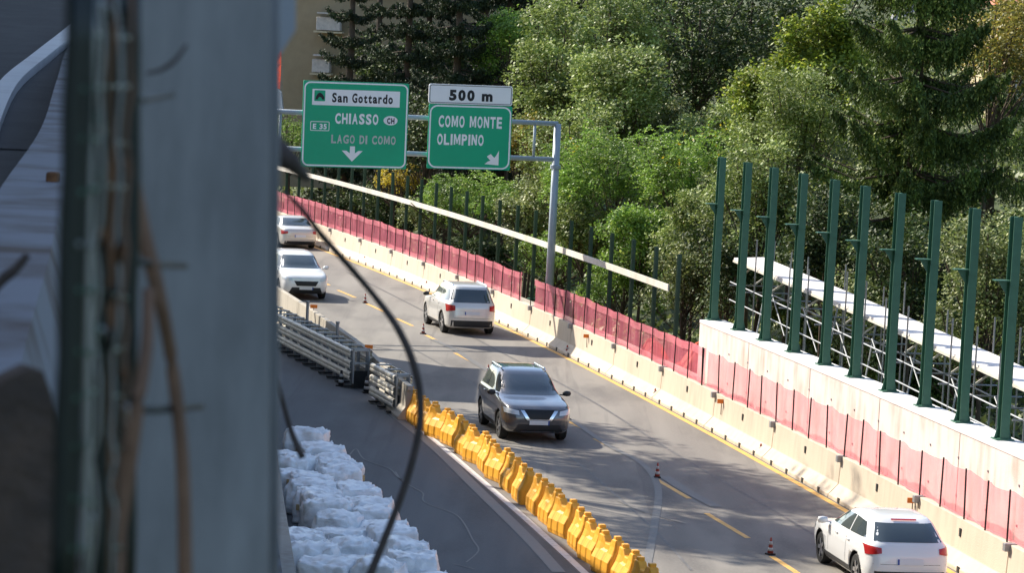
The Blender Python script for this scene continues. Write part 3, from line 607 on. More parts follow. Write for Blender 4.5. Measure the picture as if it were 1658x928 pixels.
# ================================================================== low wall and rubble sacks at the left
t = thing('roadside_wall','narrow grey roadside wall along the left edge beside the rubble sacks','wall',(-5,70,0))
wpts = [G(436,596,1.3),G(441,660,1.3),G(450,740,1.3),G(463,830,1.3),G(480,930,1.3),G(492,1000,1.3)]
wp_ = smooth_path(wpts,3)[::-1]
MB().prism([(-.55,-1.3),(-.55,0),(0,0),(0,-1.3)],wp_).build('wall_body','concrete_edge',t)
MB().prism([(-1.1,.004),(-1.1,.05),(-.25,.05),(-.25,.004)],wp_).build('wall_top','concrete_grey',t)
def sack_mesh(seed):
    from mathutils import noise
    bm = bmesh.new(); bmesh.ops.create_cube(bm,size=1); bmesh.ops.subdivide_edges(bm,edges=bm.edges,cuts=15,use_grid_fill=True)
    rs = random.Random(seed); off = Vector((rs.uniform(0,50),rs.uniform(0,50),rs.uniform(0,50)))
    def ridge(p): return 1-abs(noise.noise(p))*2.4
    for v in bm.verts:
        c = v.co.copy(); up = max(0,c.z+.2); sph = c.normalized()*.6; k = .22+.32*up; p = c*(1-k)+sph*k
        f = .07*noise.noise(c*1.8+off)*2+ridge(c*2.4+off)*.05*(.3+up)+ridge(c*5.2+off*2)*.022+.02*noise.noise(c*9+off)
        p += c.normalized()*f; cor = min(abs(c.x),abs(c.y))*2
        if c.z > .3: p.z += .16*(cor**4)*max(0,noise.noise(Vector((c.x*2,c.y*2,seed*3.7)))+.35)+.07*noise.noise(Vector((c.x*5,c.y*5,seed)))+.05*ridge(Vector((c.x*6,c.y*6,seed*2.)))
        v.co = Vector((p.x,p.y,p.z+.5))
    me = bpy.data.meshes.new('sack'); bm.to_mesh(me); bm.free(); me.materials.append(M['sack']); me.polygons.foreach_set('use_smooth',[True]*len(me.polygons)); return me
sacks = [sack_mesh(k) for k in range(7)]
pm = MB().L().box((0,0,0),(1.0,.10,.14)); 
rs = random.Random(21); row = 0; yv = 74.3
e0, e1 = G(535,757), G(690,935)
while yv > 56.5:
    u = (yv-e1.y)/(e0.y-e1.y); xr = e1.x+(e0.x-e1.x)*u+rs.uniform(-.12,.12)-.45; xl = -3.9-(yv-59.5)*.098+.15; col = 0; x = xr
    while x > xl-.2:
        top = rs.random() < .22 and row > 1
        t = thing('rubble_sack', f'white rubble sack, {od(col)} from the right in the {od(row)} row from the far end','sack',(x,yv+rs.uniform(-.15,.15),0),rs.uniform(-.35,.35),'white rubble sacks heaped on the closed lane')
        me = sacks[rs.randrange(7)]; o = bpy.data.objects.new('sack_body',me); C.objects.link(o); o.parent = t; sx = rs.uniform(.95,1.12); o.scale = (sx*.9,rs.uniform(.8,.93),rs.uniform(.5,.8)); o.rotation_euler = (rs.uniform(-.06,.06),rs.uniform(-.06,.06),rs.choice([0,math.pi/2,math.pi]))
        if rs.random() < .45:
            b = MB().L().box((rs.uniform(-.1,.1),-.47,rs.uniform(.3,.45)),(rs.uniform(.6,.85),.12,.12)).build('plank','plank',t)
        x -= rs.uniform(.94,1.04); col += 1
    yv -= rs.uniform(1.02,1.18); row += 1

# ================================================================== cars
def mono(xs_, ys_, x):
    """monotone cubic"""
    xs_ = np.array(xs_,float); ys_ = np.array(ys_,float); d = np.diff(ys_)/np.diff(xs_); mm = np.zeros(len(xs_)); mm[0] = d[0]; mm[-1] = d[-1]
    for i in range(1,len(xs_)-1): mm[i] = 0 if d[i-1]*d[i] <= 0 else 2*d[i-1]*d[i]/(d[i-1]+d[i])
    i = int(np.clip(np.searchsorted(xs_,x)-1,0,len(xs_)-2)); h = xs_[i+1]-xs_[i]; t = (x-xs_[i])/h
    return (2*t**3-3*t**2+1)*ys_[i]+(t**3-2*t**2+t)*h*mm[i]+(-2*t**3+3*t**2)*ys_[i+1]+(t**3-t**2)*h*mm[i+1]
def car(name, label, prof, paint, loc, rz, wb, rw, spec, cat='car'):
    t = thing(name, label, cat, loc, rz)
    zs_, yf, yr, hw = zip(*[(p[0],p[1],p[2],p[3]) for p in prof]); zmax = zs_[-1]
    nn = spec.get('n',(7,5)); zb = spec['belt']
    def par(z): z = min(max(z,zs_[0]),zmax); a, b = mono(zs_,yf,z), mono(zs_,yr,z); return (a+b)/2, (a-b)/2, mono(zs_,hw,z), nn[0] if z<zb-.1 else (nn[1] if z>zb+.1 else nn[0]+(nn[1]-nn[0])*(z-zb+.1)/.2)
    N_ = 112; q = MB().L(); zl = sorted(set(list(np.linspace(zs_[0],zmax,44))+list(zs_)))
    for z in zl:
        yc, b, a, n = par(z)
        for k in range(N_):
            th = (k+.5)*2*math.pi/N_; c, s_ = math.cos(th), math.sin(th)
            q.v.append((a*math.copysign(abs(c)**(2/n),c), yc+b*math.copysign(abs(s_)**(2/n),s_), z))
    for i in range(len(zl)-1):
        for k in range(N_): q.f.append((i*N_+k,i*N_+(k+1)%N_,(i+1)*N_+(k+1)%N_,(i+1)*N_+k))
    q.f += [tuple(range(N_))[::-1], tuple(range((len(zl)-1)*N_,len(zl)*N_))]
    body = q.build('body', paint, t, smooth=True)
    body.data.materials.append(M['black'])
    W_ = max(hw)
    for sy in (1,-1):
        cq = MB().L(); n = 40; ra = rw+.065
        yw = sy*wb/2+spec.get('wo',0)
        for x in (-1.2,1.2): cq.v += [(x,yw+ra*math.cos(k*2*math.pi/n),rw+ra*math.sin(k*2*math.pi/n)) for k in range(n)]
        cq.f = [(k,(k+1)%n,n+(k+1)%n,n+k) for k in range(n)]+[tuple(range(n))[::-1],tuple(range(n,2*n))]
        cu = cq.build('cutter','black',None)
        md = body.modifiers.new('arch','BOOLEAN'); md.operation = 'DIFFERENCE'; md.solver = 'EXACT'; md.object = cu
        pl = body.location.copy(); body.parent = None; bpy.context.view_layer.update()
        me = bpy.data.meshes.new_from_object(body.evaluated_get(bpy.context.evaluated_depsgraph_get())); body.modifiers.clear(); old = body.data; body.data = me; body.parent = t; bpy.data.objects.remove(cu)
    body.data.materials.clear(); body.data.materials.append(M[paint]); body.data.materials.append(M['black'])
    for p in body.data.polygons:
        c = p.center; p.material_index = 0; p.use_smooth = True
        for sy in (1,-1):
            dy, dz_ = c.y-(sy*wb/2+spec.get('wo',0)), c.z-rw
            if math.hypot(dy,dz_) < rw+.071 and abs(c.x) < W_ - .004: p.material_index = 1; p.use_smooth = False
    # surface lookups
    def FX(x, z, e):
        yc, b, a, n = par(z); u = min(abs(x/a),.999); yv_ = b*(1-u**n)**(1/n); return yc, yv_
    def patch(side, corners, nm, m, e=.008, nu=10, nv=6, thick=.0):
        """corners: 4 (s,z) pairs, s = x for front/rear patches, y for side patches"""
        q = MB().L(); (a0,b0),(a1,b1),(a2,b2),(a3,b3) = corners; e0 = Vector((0,0,0))
        for j in range(nv+1):
            v = j/nv
            for i in range(nu+1):
                u = i/nu; s_ = (a0*(1-u)+a1*u)*(1-v)+(a3*(1-u)+a2*u)*v; z = (b0*(1-u)+b1*u)*(1-v)+(b3*(1-u)+b2*u)*v
                def pt(s_, z):
                    yc, b, a, n = par(z)
                    if side in 'FR': uu = min(abs(s_/a),.9995); y = b*(1-uu**n)**(1/n); return Vector((s_, yc+(y if side=='F' else -y), z))
                    uu = min(abs((s_-yc)/b),.9995); x = a*(1-uu**n)**(1/n); return Vector((x if side=='+' else -x, s_, z))
                p = pt(s_,z); du = pt(s_+.01,z)-p; dv = pt(s_,min(z+.01,zmax))-p; nrm = du.cross(dv)
                if nrm.length < 1e-9: nrm = Vector((0,0,1))
                nrm.normalize(); ref = Vector((0,1,0)) if side=='F' else Vector((0,-1,0)) if side=='R' else Vector((1,0,0)) if side=='+' else Vector((-1,0,0))
                if nrm.dot(ref) < 0: nrm = -nrm
                q.v.append(tuple(p+nrm*e))
        for j in range(nv):
            for i in range(nu): k = j*(nu+1)+i; q.f.append((k,k+1,k+nu+2,k+nu+1))
        return q.build(nm, m, t, smooth=True)
    for p in spec['patches']: patch(*p)
    # wheels
    for sx in (1,-1):
        for sy in (1,-1):
            q = MB().L(); cx, cy = sx*(W_-.135), sy*wb/2+spec.get('wo',0); n = 28
            pr = [(rw*.62,-.105),(rw*.93,-.11),(rw,-.08),(rw,.08),(rw*.93,.11),(rw*.62,.105)]
            for r_, x in pr: q.v += [(cx+x,cy+r_*math.cos(k*2*math.pi/n),rw+r_*math.sin(k*2*math.pi/n)) for k in range(n)]
            for i in range(len(pr)): 
                for k in range(n): a_, b_ = i, (i+1)%len(pr); q.f.append((a_*n+k,a_*n+(k+1)%n,b_*n+(k+1)%n,b_*n+k))
            wt = q.build('wheel','rubber',t,smooth=False)
            q = MB().L(); xo = cx+sx*.085
            for k in range(5):
                a = k*2*math.pi/5; ca, sa_ = math.cos(a), math.sin(a); q.box((xo,cy+ca*rw*.33,rw+sa_*rw*.33),(.03,rw*.62,.075),(Vector((1,0,0)),Vector((0,ca,sa_)),Vector((0,-sa_,ca))))
            for x_, r0, r1 in ((xo,rw*.56,rw*.66),(xo-.004*sx,0,rw*.14)):
                o_ = len(q.v); q.v += [(x_,cy+r_*math.cos(k*2*math.pi/n),rw+r_*math.sin(k*2*math.pi/n)) for r_ in (max(r0,.001),r1) for k in range(n)]
                q.f += [(o_+k,o_+(k+1)%n,o_+n+(k+1)%n,o_+n+k) for k in range(n)]
            q.build('rim','alloy',wt)
            q = MB().L(); q.v = [(cx-sx*.02,cy+rw*.62*math.cos(k*2*math.pi/n),rw+rw*.62*math.sin(k*2*math.pi/n)) for k in range(n)]; q.f = [tuple(range(n))]; q.build('brake_disc','black',wt)
    # mirrors, underside
    for sx in (1,-1):
        my, mz = spec['mirror']; q = MB().L(); q.revolve([(.01,-.075),(.075,-.06),(.095,0),(.075,.055),(.01,.07)],(0,0,0),12); q.v = [(sx*(W_+.10)+v[0]*1.25, my+v[1]*.8, mz+v[2]) for v in q.v]; q.box((sx*(W_-.02),my,mz-.04),(.14,.05,.03)); q.build('wing_mirror',spec.get('mirror_mat',paint),t,smooth=True)
    MB().L().box((0,0,.22),(W_*1.6,wb*.95,.1)).build('underbody','black',t)
    for x0, y0, x1, y1, z, z2 in spec.get('rails',[]):
        for sx in (1,-1): MB().L().tube([(sx*x0,y0,z-.03),(sx*x0,y0-.12,z+.03),(sx*x1,y1+.12,z2+.03),(sx*x1,y1,z2-.03)],.022,6).build('roof_rail',spec.get('rail_mat','chrome'),t)
    for yh in spec.get('handles',[]):
        for sx in (1,-1):
            yc, b, a, n = par(zb-.12); MB().L().box((sx*(a+.012),yh,zb-.13),(.03,.17,.035)).build('door_handle',paint,t,bevel=.006)
    return t
def rear_set(W, zl0, zl1, wz0, wz1, ww0, ww1, pz, bump=(.3,.55)):
    return [('R',((-ww0,wz0),(ww0,wz0),(ww1,wz1),(-ww1,wz1)),'rear_window','glass',.006,12,6),
            ('R',((-W*.95,zl0),(-W*.66,zl0+.05),(-W*.66,zl1-.03),(-W*.95,zl1)),'tail_light','red_lens',.012),('R',((W*.66,zl0+.05),(W*.95,zl0),(W*.95,zl1),(W*.66,zl1-.03)),'tail_light','red_lens',.012),
            ('R',((-W*.84,.60),(W*.84,.60),(W*.84,.606),(-W*.84,.606)),'tailgate_seam','trim',.004),('R',((-.27,pz),(-.235,pz),(-.235,pz+.11),(-.27,pz+.11)),'plate_band','blue',.022),('R',((-W*.8,bump[0]),(W*.8,bump[0]),(W*.8,bump[1]),(-W*.8,bump[1])),'rear_bumper_trim','trim',.01),
            ('R',((-.26,pz),(.26,pz),(.26,pz+.11),(-.26,pz+.11)),'licence_plate','plate',.016)]
def side_set(y0,y1,y2,y3,zb,zt,lo=.22,li=.10,sill=(.24,.36),ys=(-.95,.95),tail=None):
    """front edge bottom/top, B pillar, rear bottom/top"""
    out = []
    for s_ in '+-':
        m1 = (y0+y3)/2*.55+y1*.0
        mid = y1*.5+(y2)*.5-.05
        out += [(s_,((y0,zb+.01),(mid+.03,zb+.02),(mid+.03,zt),(y1,zt-.02)),'side_window','glass',.006),(s_,((mid-.04,zb+.02),(y3,zb+.04),(y2,zt-.03),(mid-.04,zt)),'side_window','glass',.006),
                (s_,((ys[0],sill[0]),(ys[1],sill[0]),(ys[1],sill[1]),(ys[0],sill[1])),'side_sill','trim',.008),
                (s_,((mid-.006,.40),(mid+.006,.40),(mid+.006,zb-.01),(mid-.006,zb-.01)),'door_seam','trim',.003),(s_,((y0-.02,.40),(y0-.008,.40),(y0-.008,zb-.03),(y0-.02,zb-.03)),'door_seam','trim',.003)]
    return out
def front_set(W, hz0, hz1, gz0, gz1, wz0, wz1, ww0, ww1, pz, low=(.28,.48), grille='black'):
    return [('F',((-ww0,wz0),(ww0,wz0),(ww1,wz1),(-ww1,wz1)),'windscreen','glass',.006,12,8),
            ('F',((-W*.955,hz0+.04),(-W*.58,hz0),(-W*.60,hz1-.05),(-W*.955,hz1)),'headlight','clear_lens',.012),('F',((W*.58,hz0),(W*.955,hz0+.04),(W*.955,hz1),(W*.60,hz1-.05)),'headlight','clear_lens',.012),
            ('F',((-W*.40,gz0),(W*.40,gz0),(W*.52,gz1),(-W*.52,gz1)),'grille',grille,.010),
            ('F',((-.27,pz),(-.235,pz),(-.235,pz+.11),(-.27,pz+.11)),'plate_band','blue',.024),('F',((-W*.72,low[0]),(W*.72,low[0]),(W*.60,low[1]),(-W*.60,low[1])),'lower_grille','trim',.010),
            ('F',((-.26,pz),(.26,pz),(.26,pz+.11),(-.26,pz+.11)),'licence_plate','plate',.02)]
SUV = [(.24,2.16,-2.20,.84),(.34,2.31,-2.32,.91),(.62,2.37,-2.36,.93),(.85,2.31,-2.34,.925),(.95,2.20,-2.33,.915),(1.02,1.85,-2.31,.905),(1.08,1.35,-2.29,.895),(1.14,1.10,-2.27,.87),(1.36,.74,-2.17,.79),(1.58,.36,-2.02,.715),(1.67,.12,-1.92,.66),(1.71,-.12,-1.78,.58),(1.735,-.45,-1.4,.38)]
XTR = [(.26,2.14,-2.18,.84),(.38,2.29,-2.30,.90),(.62,2.34,-2.33,.92),(.84,2.29,-2.32,.915),(.96,2.12,-2.30,.905),(1.03,1.75,-2.28,.895),(1.09,1.25,-2.25,.88),(1.14,1.02,-2.22,.85),(1.36,.66,-2.05,.77),(1.56,.28,-1.85,.69),(1.65,.05,-1.74,.63),(1.69,-.2,-1.58,.54),(1.71,-.5,-1.2,.36)]
HAT = [(.20,2.02,-2.02,.82),(.32,2.17,-2.14,.88),(.55,2.22,-2.19,.90),(.75,2.16,-2.17,.895),(.84,1.98,-2.14,.885),(.90,1.6,-2.11,.875),(.95,1.18,-2.08,.86),(1.0,.98,-2.04,.83),(1.2,.56,-1.82,.74),(1.36,.15,-1.58,.655),(1.42,-.1,-1.45,.59),(1.45,-.4,-1.25,.50),(1.465,-.6,-1.0,.36)]
SED = [(.20,2.15,-2.18,.82),(.32,2.31,-2.32,.88),(.55,2.36,-2.37,.90),(.75,2.30,-2.36,.895),(.86,2.1,-2.33,.88),(.94,1.6,-2.26,.87),(.99,1.15,-1.95,.85),(1.03,.95,-1.72,.82),(1.2,.6,-1.38,.73),(1.36,.2,-1.0,.65),(1.42,-.05,-.82,.58),(1.45,-.3,-.65,.48),(1.46,-.4,-.5,.34)]
def place(px, py, toward, off=1.38):
    p = G(px,py); T = bt(p.y); c = p+T*off; hd = -T if toward else T
    return c, math.atan2(hd.y,hd.x)-math.pi/2
c, rz = place(754,539,False)
car('car','silver off-roader seen from behind in the far lane, right of the dark curved cable',SUV,'silver',c,rz,2.9,.37,dict(belt=1.14,mirror=(.86,1.16),mirror_mat='trim',rails=[(.60,.0,.60,-1.75,1.70,1.70)],handles=[.15,-.85],patches=rear_set(.92,.82,1.06,1.14,1.58,.76,.62,.72,(.30,.52))+front_set(.92,.72,.9,.55,.85,1.15,1.6,.74,.62,.4)+side_set(.78,.28,-1.75,-2.0,1.14,1.57)))
c, rz = place(860,711,True)
car('car','dark grey sports utility car seen from the front in the middle of the open lane',XTR,'grey_paint',c,rz,2.7,.36,dict(belt=1.14,mirror=(.80,1.16),mirror_mat='trim',rails=[(.58,-.05,.58,-1.65,1.68,1.67)],rail_mat='chrome',handles=[.1,-.85],patches=rear_set(.91,.82,1.02,1.14,1.5,.72,.58,.72)+front_set(.91,.74,.90,.60,.88,1.13,1.57,.76,.60,.50,(.30,.50))+side_set(.72,.22,-1.55,-1.85,1.14,1.55)
   +[('F',((-.50,.86),(-.40,.86),(-.24,.62),(-.32,.60)),'grille_trim','chrome',.018),('F',((.40,.86),(.50,.86),(.32,.60),(.24,.62)),'grille_trim','chrome',.018),('F',((-.32,.60),(.32,.60),(.30,.64),(-.30,.64)),'grille_trim','chrome',.018),('F',((-.45,.29),(.45,.29),(.45,.335),(-.45,.335)),'skid_plate','chrome',.02)]))
c, rz = place(488,483,True)
car('car','white car seen from the front at the far left, beside the grey post',[(a,b,cc,d) for a,b,cc,d in XTR],'white_paint',c,rz,2.65,.35,dict(belt=1.14,mirror=(.80,1.16),handles=[.1,-.85],patches=rear_set(.91,.82,1.02,1.14,1.5,.72,.58,.72)+front_set(.91,.74,.90,.56,.74,1.13,1.57,.76,.60,.42,(.26,.50))+side_set(.72,.22,-1.55,-1.85,1.14,1.55)))
c, rz = place(478,401,False)
car('car','pale beige saloon seen from behind, farthest car on the road',SED,'champagne',c,rz,2.75,.33,dict(belt=1.03,mirror=(.80,1.02),handles=[.1,-.8],patches=rear_set(.89,.68,.86,1.05,1.36,.70,.55,.56,(.22,.38))+front_set(.89,.6,.75,.45,.7,1.03,1.38,.70,.55,.36)+side_set(.72,.22,-.85,-1.2,1.02,1.36)))
c, rz = place(1452,952,False,1.36)
car('car','white hatchback seen from behind in the bottom right corner of the road',HAT,'white_paint',c,rz,2.62,.33,dict(belt=.99,mirror=(.78,1.0),mirror_mat='white_paint',handles=[.1,-.75],patches=rear_set(.89,.76,.94,1.02,1.34,.70,.58,.60,(.24,.46))+front_set(.89,.6,.75,.45,.7,1.0,1.38,.70,.55,.36)+side_set(.70,.18,-1.3,-1.62,1.0,1.34)
   +[('R',((-.26,1.375),(.26,1.375),(.26,1.40),(-.26,1.40)),'brake_light','red_lens',.02)]))

# ================================================================== foliage
def leaf_quads(cen, size, aspect, nrm_bias=.6, long_dir=None, rng=NR, droop=0):
    n = len(cen); sz = size*rng.uniform(.6,1.3,n)[:,None]
    nr = rng.normal(size=(n,3)); nr[:,2] = np.abs(nr[:,2])*.7+nrm_bias; nr /= np.linalg.norm(nr,axis=1)[:,None]
    a = rng.normal(size=(n,3)) if long_dir is None else long_dir+rng.normal(size=(n,3))*.35
    u = a-nr*(a*nr).sum(1)[:,None]; u /= np.linalg.norm(u,axis=1)[:,None]+1e-9; u[:,2] -= droop; v = np.cross(nr,u)
    hl, hw_ = sz*.5, sz*.5*aspect
    V = np.empty((n,4,3)); V[:,0] = cen-u*hl; V[:,1] = cen+v*hw_-u*hl*.1; V[:,2] = cen+u*hl; V[:,3] = cen-v*hw_-u*hl*.1
    return V.reshape(-1,3)
def quad_obj(name, V, m, parent=None, origin=(0,0,0)):
    V = V-np.array(origin,float)[None,:] if parent is not None or any(origin) else V
    n = len(V)//4; me = bpy.data.meshes.new(name); me.vertices.add(len(V)); me.vertices.foreach_set('co',V.astype(np.float32).ravel())
    me.loops.add(4*n); me.loops.foreach_set('vertex_index',np.arange(4*n,dtype=np.int32)); me.polygons.add(n); me.polygons.foreach_set('loop_start',np.arange(0,4*n,4,dtype=np.int32))
    try: me.polygons.foreach_set('loop_total',np.full(n,4,dtype=np.int32))
    except Exception: pass
    me.update(calc_edges=True); me.materials.append(M[m]); o = bpy.data.objects.new(name,me); C.objects.link(o)
    if parent is not None: o.parent = parent
    else: o.location = origin
    return o
def clip_road(cen):
    d = (cen[:,0]-np.polyval(BC,cen[:,1]))*.97; return cen[:,2]*0+d > np.where(cen[:,1]<99,4.7,2.15)
def push(px, py, Y, rx):
    for _ in range(60):
        c = GY(px,py,Y); d = (c.x-float(np.polyval(BC,c.y)))*.97
        if d > (4.7 if Y < 99 else 2.3)+rx*.7: break
        Y += .5
    return c
def gz(x, y): return float(height(np.array(x),np.array(y)))
def limbs(mb, base, top, r0, tips, rs_):
    trunk = [base]; n = 6
    for i in range(1,n+1): f = i/n; trunk.append(base.lerp(top,f)+Vector((rs_.uniform(-.15,.15)*f,rs_.uniform(-.15,.15)*f,0))*(1 if i<n else 0))
    mb.tube(trunk,[r0*(1-.8*i/n) for i in range(n+1)],8)
    for tp_ in tips:
        tp_ = Vector(tp_); f = min(.9,max(.25,(tp_.z-base.z)/(top.z-base.z+.01)*.65)); st = base.lerp(top,f); md = st.lerp(tp_,.5)+Vector((0,0,-.15*(tp_-st).length*.5))
        mb.tube([st,md,tp_],[r0*(1-.8*f)*.5,r0*.2,.02],5,cap=False)
def broadleaf(px, pyc, Y, rx, rz_, label, m, n=14000, size=.19, lobes=16, group=None, kind='broadleaf_tree', cat='tree', aspect=.6, ry=None, bark='bark', seed=None, zc=None, bias=.75, clump=.17, cls=11, trunkless=False, extra=None):
    c = push(px,pyc,Y,rx); ry = ry or rx*.8; sd = seed if seed is not None else int(px*7+pyc*3+Y); rng = np.random.default_rng(sd); rs_ = random.Random(sd)
    gz0 = gz(c.x,c.y+ry*.3); base = Vector((c.x,c.y+ry*.2,gz0)); t = thing(kind,label,cat,base,0,group)
    L_ = []
    lobes = int(lobes*2.2)
    for i in range(lobes):
        u = rng.normal(size=3); u /= np.linalg.norm(u); rr_ = rng.uniform(.3,1.0); L_.append((np.array([c.x+u[0]*rx*rr_,c.y+u[1]*ry*rr_,c.z+u[2]*rz_*rr_]),rng.uniform(.17,.34)*min(rx,rz_)*1.1))
    cen = []
    per = int(n/lobes/cls)+1
    for lc, lr in L_:
        u = rng.normal(size=(per,3)); u[:,2] = u[:,2]*.8+.35; u /= np.linalg.norm(u,axis=1)[:,None]; cc = lc+u*lr*rng.uniform(.75,1.12,per)[:,None]
        o = rng.normal(size=(per,cls,3))*clump*np.array([1,1,.6]); cen.append((cc[:,None,:]+o).reshape(-1,3))
    cen = np.concatenate(cen); cen = cen[(cen[:,2]>gz0+.05)&clip_road(cen)]
    quad_obj('crown',leaf_quads(cen,size,aspect,bias,rng=rng),m,t,base)
    if extra:
        k = extra[1]; idx = rng.choice(len(cen),k); cl = cen[idx[:max(1,k//12)]]; e = (cl[:,None,:]+rng.normal(size=(len(cl),12,3))*.16).reshape(-1,3); quad_obj('flowering_tips',leaf_quads(e,size*.9,.6,.5,rng=rng),extra[0],t,base)
    mb = MB(); limbs(mb,base,Vector((c.x,c.y,c.z+rz_*.5)),max(.08,rx*.05),[tuple(l[0]) for l in L_],rs_); mb.build('trunk' if not trunkless else 'stems',bark,t,smooth=True)
    return t
def locust(px, pyc, Y, rx, rz_, label, m='leaf_locust', n=16000, seed=None, group=None, extra=None, size=.11):
    """feathery crown: long drooping fronds of small leaflets"""
    c = push(px,pyc,Y,rx*.8); sd = seed or int(px+pyc+Y); rng = np.random.default_rng(sd); rs_ = random.Random(sd); gz0 = gz(c.x,c.y); base = Vector((c.x,c.y+.5,gz0)); t = thing('locust_tree',label,'tree',base,0,group)
    nf = n//22; u = rng.normal(size=(nf,3)); u[:,2] = np.abs(u[:,2])*.9-.25; u /= np.linalg.norm(u,axis=1)[:,None]; rad = rng.uniform(.35,1.05,nf)[:,None]**.6
    bump = 1+.22*np.sin(u[:,0:1]*7+sd)*np.cos(u[:,2:3]*6)
    p0 = np.array([c.x,c.y,c.z])+u*np.array([rx,rx*.8,rz_])*rad*bump
    dr = u*np.array([1,1,.3])+rng.normal(size=(nf,3))*.45; dr /= np.linalg.norm(dr,axis=1)[:,None]; k = np.linspace(0,1,11)[None,:,None]
    ln = rng.uniform(.35,.7,nf)[:,None,None]; q = p0[:,None,:]+dr[:,None,:]*k*ln; q[:,:,2] -= (k[:,:,0]**2)*ln[:,:,0]*.45
    side = np.cross(dr,np.array([0,0,1.])); side /= np.linalg.norm(side,axis=1)[:,None]+1e-9
    cen = np.concatenate([(q+side[:,None,:]*.06).reshape(-1,3),(q-side[:,None,:]*.06).reshape(-1,3)]); ld = np.repeat(side,11,axis=0); ld = np.concatenate([ld,-ld])
    ok = (cen[:,2]>gz0)&clip_road(cen); quad_obj('crown',leaf_quads(cen[ok],size,.45,.9,ld[ok],rng),m,t,base)
    if extra:
        idx = rng.choice(nf,extra[1]//14); e = (p0[idx][:,None,:]+rng.normal(size=(len(idx),14,3))*.15).reshape(-1,3); quad_obj('flowering_tips',leaf_quads(e,.12,.6,.5,rng=rng),extra[0],t,base)
    mb = MB(); limbs(mb,base,Vector((c.x,c.y,c.z+rz_*.4)),.11,[tuple(p0[i]) for i in range(0,nf,max(1,nf//26))],rs_); mb.build('trunk','bark',t,smooth=True)
def conifer(px, Y, zb, zt, rad, label, m, seed, n_whorl=15, per=7, droop=.5, dens=1., group=None, kind='spruce_tree', tw=.55, size=.13, latw=.5):
    rng = np.random.default_rng(seed); rs_ = random.Random(seed); x0 = GY(px,464,Y).x; gz0 = gz(x0,Y); base = Vector((x0,Y,gz0)); t = thing(kind,label,'tree',base,0,group)
    cen = []; ld = []; mb = MB(); mb.tube([base,Vector((x0+.1,Y,(gz0+zt)/2)),Vector((x0,Y,zt))],[.26,.17,.03],9)
    for w_ in range(n_whorl):
        f = w_/(n_whorl-1); z = zb+(zt-zb)*f
        for b in range(per):
            a = b*2*math.pi/per+w_*1.3+rs_.uniform(-.3,.3); ln = rad*(1-f*.80)*rs_.uniform(.7,1.1); k = max(8,int(ln*9*dens)); zz = z+rs_.uniform(-.2,.2)
            path = []
            for i in range(k):
                s_ = (i+1)/k; path.append(np.array([x0+math.cos(a)*ln*s_,Y+math.sin(a)*ln*s_,zz-droop*ln*.35*math.sin(s_*math.pi*.8)+ (.16*ln*s_**3)]))
            mb.tube([Vector((x0,Y,zz)),Vector(path[k//2]),Vector(path[-1])],[.05,.03,.008],5,cap=False)
            side = np.array([-math.sin(a),math.cos(a),0])
            for i, p in enumerate(path):
                s_ = (i+1)/k; wd = (.14+latw*math.sin(s_*math.pi))*min(1,ln*.4)
                for sgn in (-1,1):
                    nn_ = int(4*dens)+1; q = rng.uniform(0,1,nn_)[:,None]; off = side*sgn*q*wd; hang = -q*tw*rng.uniform(.3,1.,(nn_,1))*wd*1.7
                    pt = p+off; pt[:,2] += hang[:,0]; cen.append(pt+rng.normal(size=(nn_,3))*.05); ld.append(np.tile(side*sgn*.5+np.array([math.cos(a)*.4,math.sin(a)*.4,-.9]),(nn_,1)))
                    # hanging twigs
                    hn = int(9*dens); hz = rng.uniform(0,1,hn)[:,None]; cc = p+side*sgn*wd*rng.uniform(0,1)+np.array([0,0,-1.])*hz*tw*wd*1.6*rng.uniform(.5,1.25)+rng.normal(size=(hn,3))*.03; cen.append(cc); ld.append(np.tile(np.array([0,0,-1.]),(hn,1)))
    cen = np.concatenate(cen); ld = np.concatenate(ld); ok = (cen[:,2]>gz0+.1)&clip_road(cen)
    quad_obj('crown',leaf_quads(cen[ok],size*1.3,.38,.25,ld[ok],rng),m,t,base); mb.build('trunk','bark',t,smooth=True)
HG = 'trees on the slope behind the fence'
# dark conifers at the upper left in front of the ochre house
conifer(548,158,3.2,20,2.4,'dark cedar left of the ochre house front, rising above the large green sign','needle_dark',1,16,7,.3,1.3,HG,'cedar_tree',.5,.13)
conifer(640,154,3.4,21,2.9,'dark cedar between the two green signs','needle_dark',2,16,8,.3,1.35,HG,'cedar_tree',.5,.13)
conifer(720,150,4.0,22,3.0,'dark cedar rising above the 500 m plate','needle_dark',3,17,8,.3,1.35,HG,'cedar_tree',.5,.13)
conifer(800,160,3.0,21,3.1,'dark cedar right of the signs, left of the pale-leaved trees','needle_dark',4,16,8,.3,1.35,HG,'cedar_tree',.5,.13)
broadleaf(640,140,163,3.2,3.0,'dark dense tree behind the top of the gap between the signs','leaf_dark',9000,.2,14,HG,seed=101)
broadleaf(770,120,163,3.0,3.4,'dark dense tree above the right end of the 500 m plate','leaf_dark',10000,.2,14,HG,seed=102)
conifer(592,166,6,20,2.2,'slim dark cedar close to the ochre house front','needle_dark',9,14,6,.25,1.1,HG,'cedar_tree',.4,.13)
conifer(672,168,3,20,2.8,'dark cedar behind the gap between the signs, close to the house','needle_dark',11,17,7,.3,1.2,HG,'cedar_tree',.5,.14)
conifer(762,167,3,21,3.0,'dark cedar behind the right half of the 500 m plate','needle_dark',12,17,7,.3,1.2,HG,'cedar_tree',.5,.14)
conifer(835,170,3,21,2.6,'dark cedar half hidden behind the pale-leaved tree right of the signs','needle_dark',13,17,7,.3,1.2,HG,'cedar_tree',.5,.14)
broadleaf(690,225,140,2.6,1.9,'dark shrubby tree behind the gap between the two signs','leaf_dark',7000,.17,group=HG)
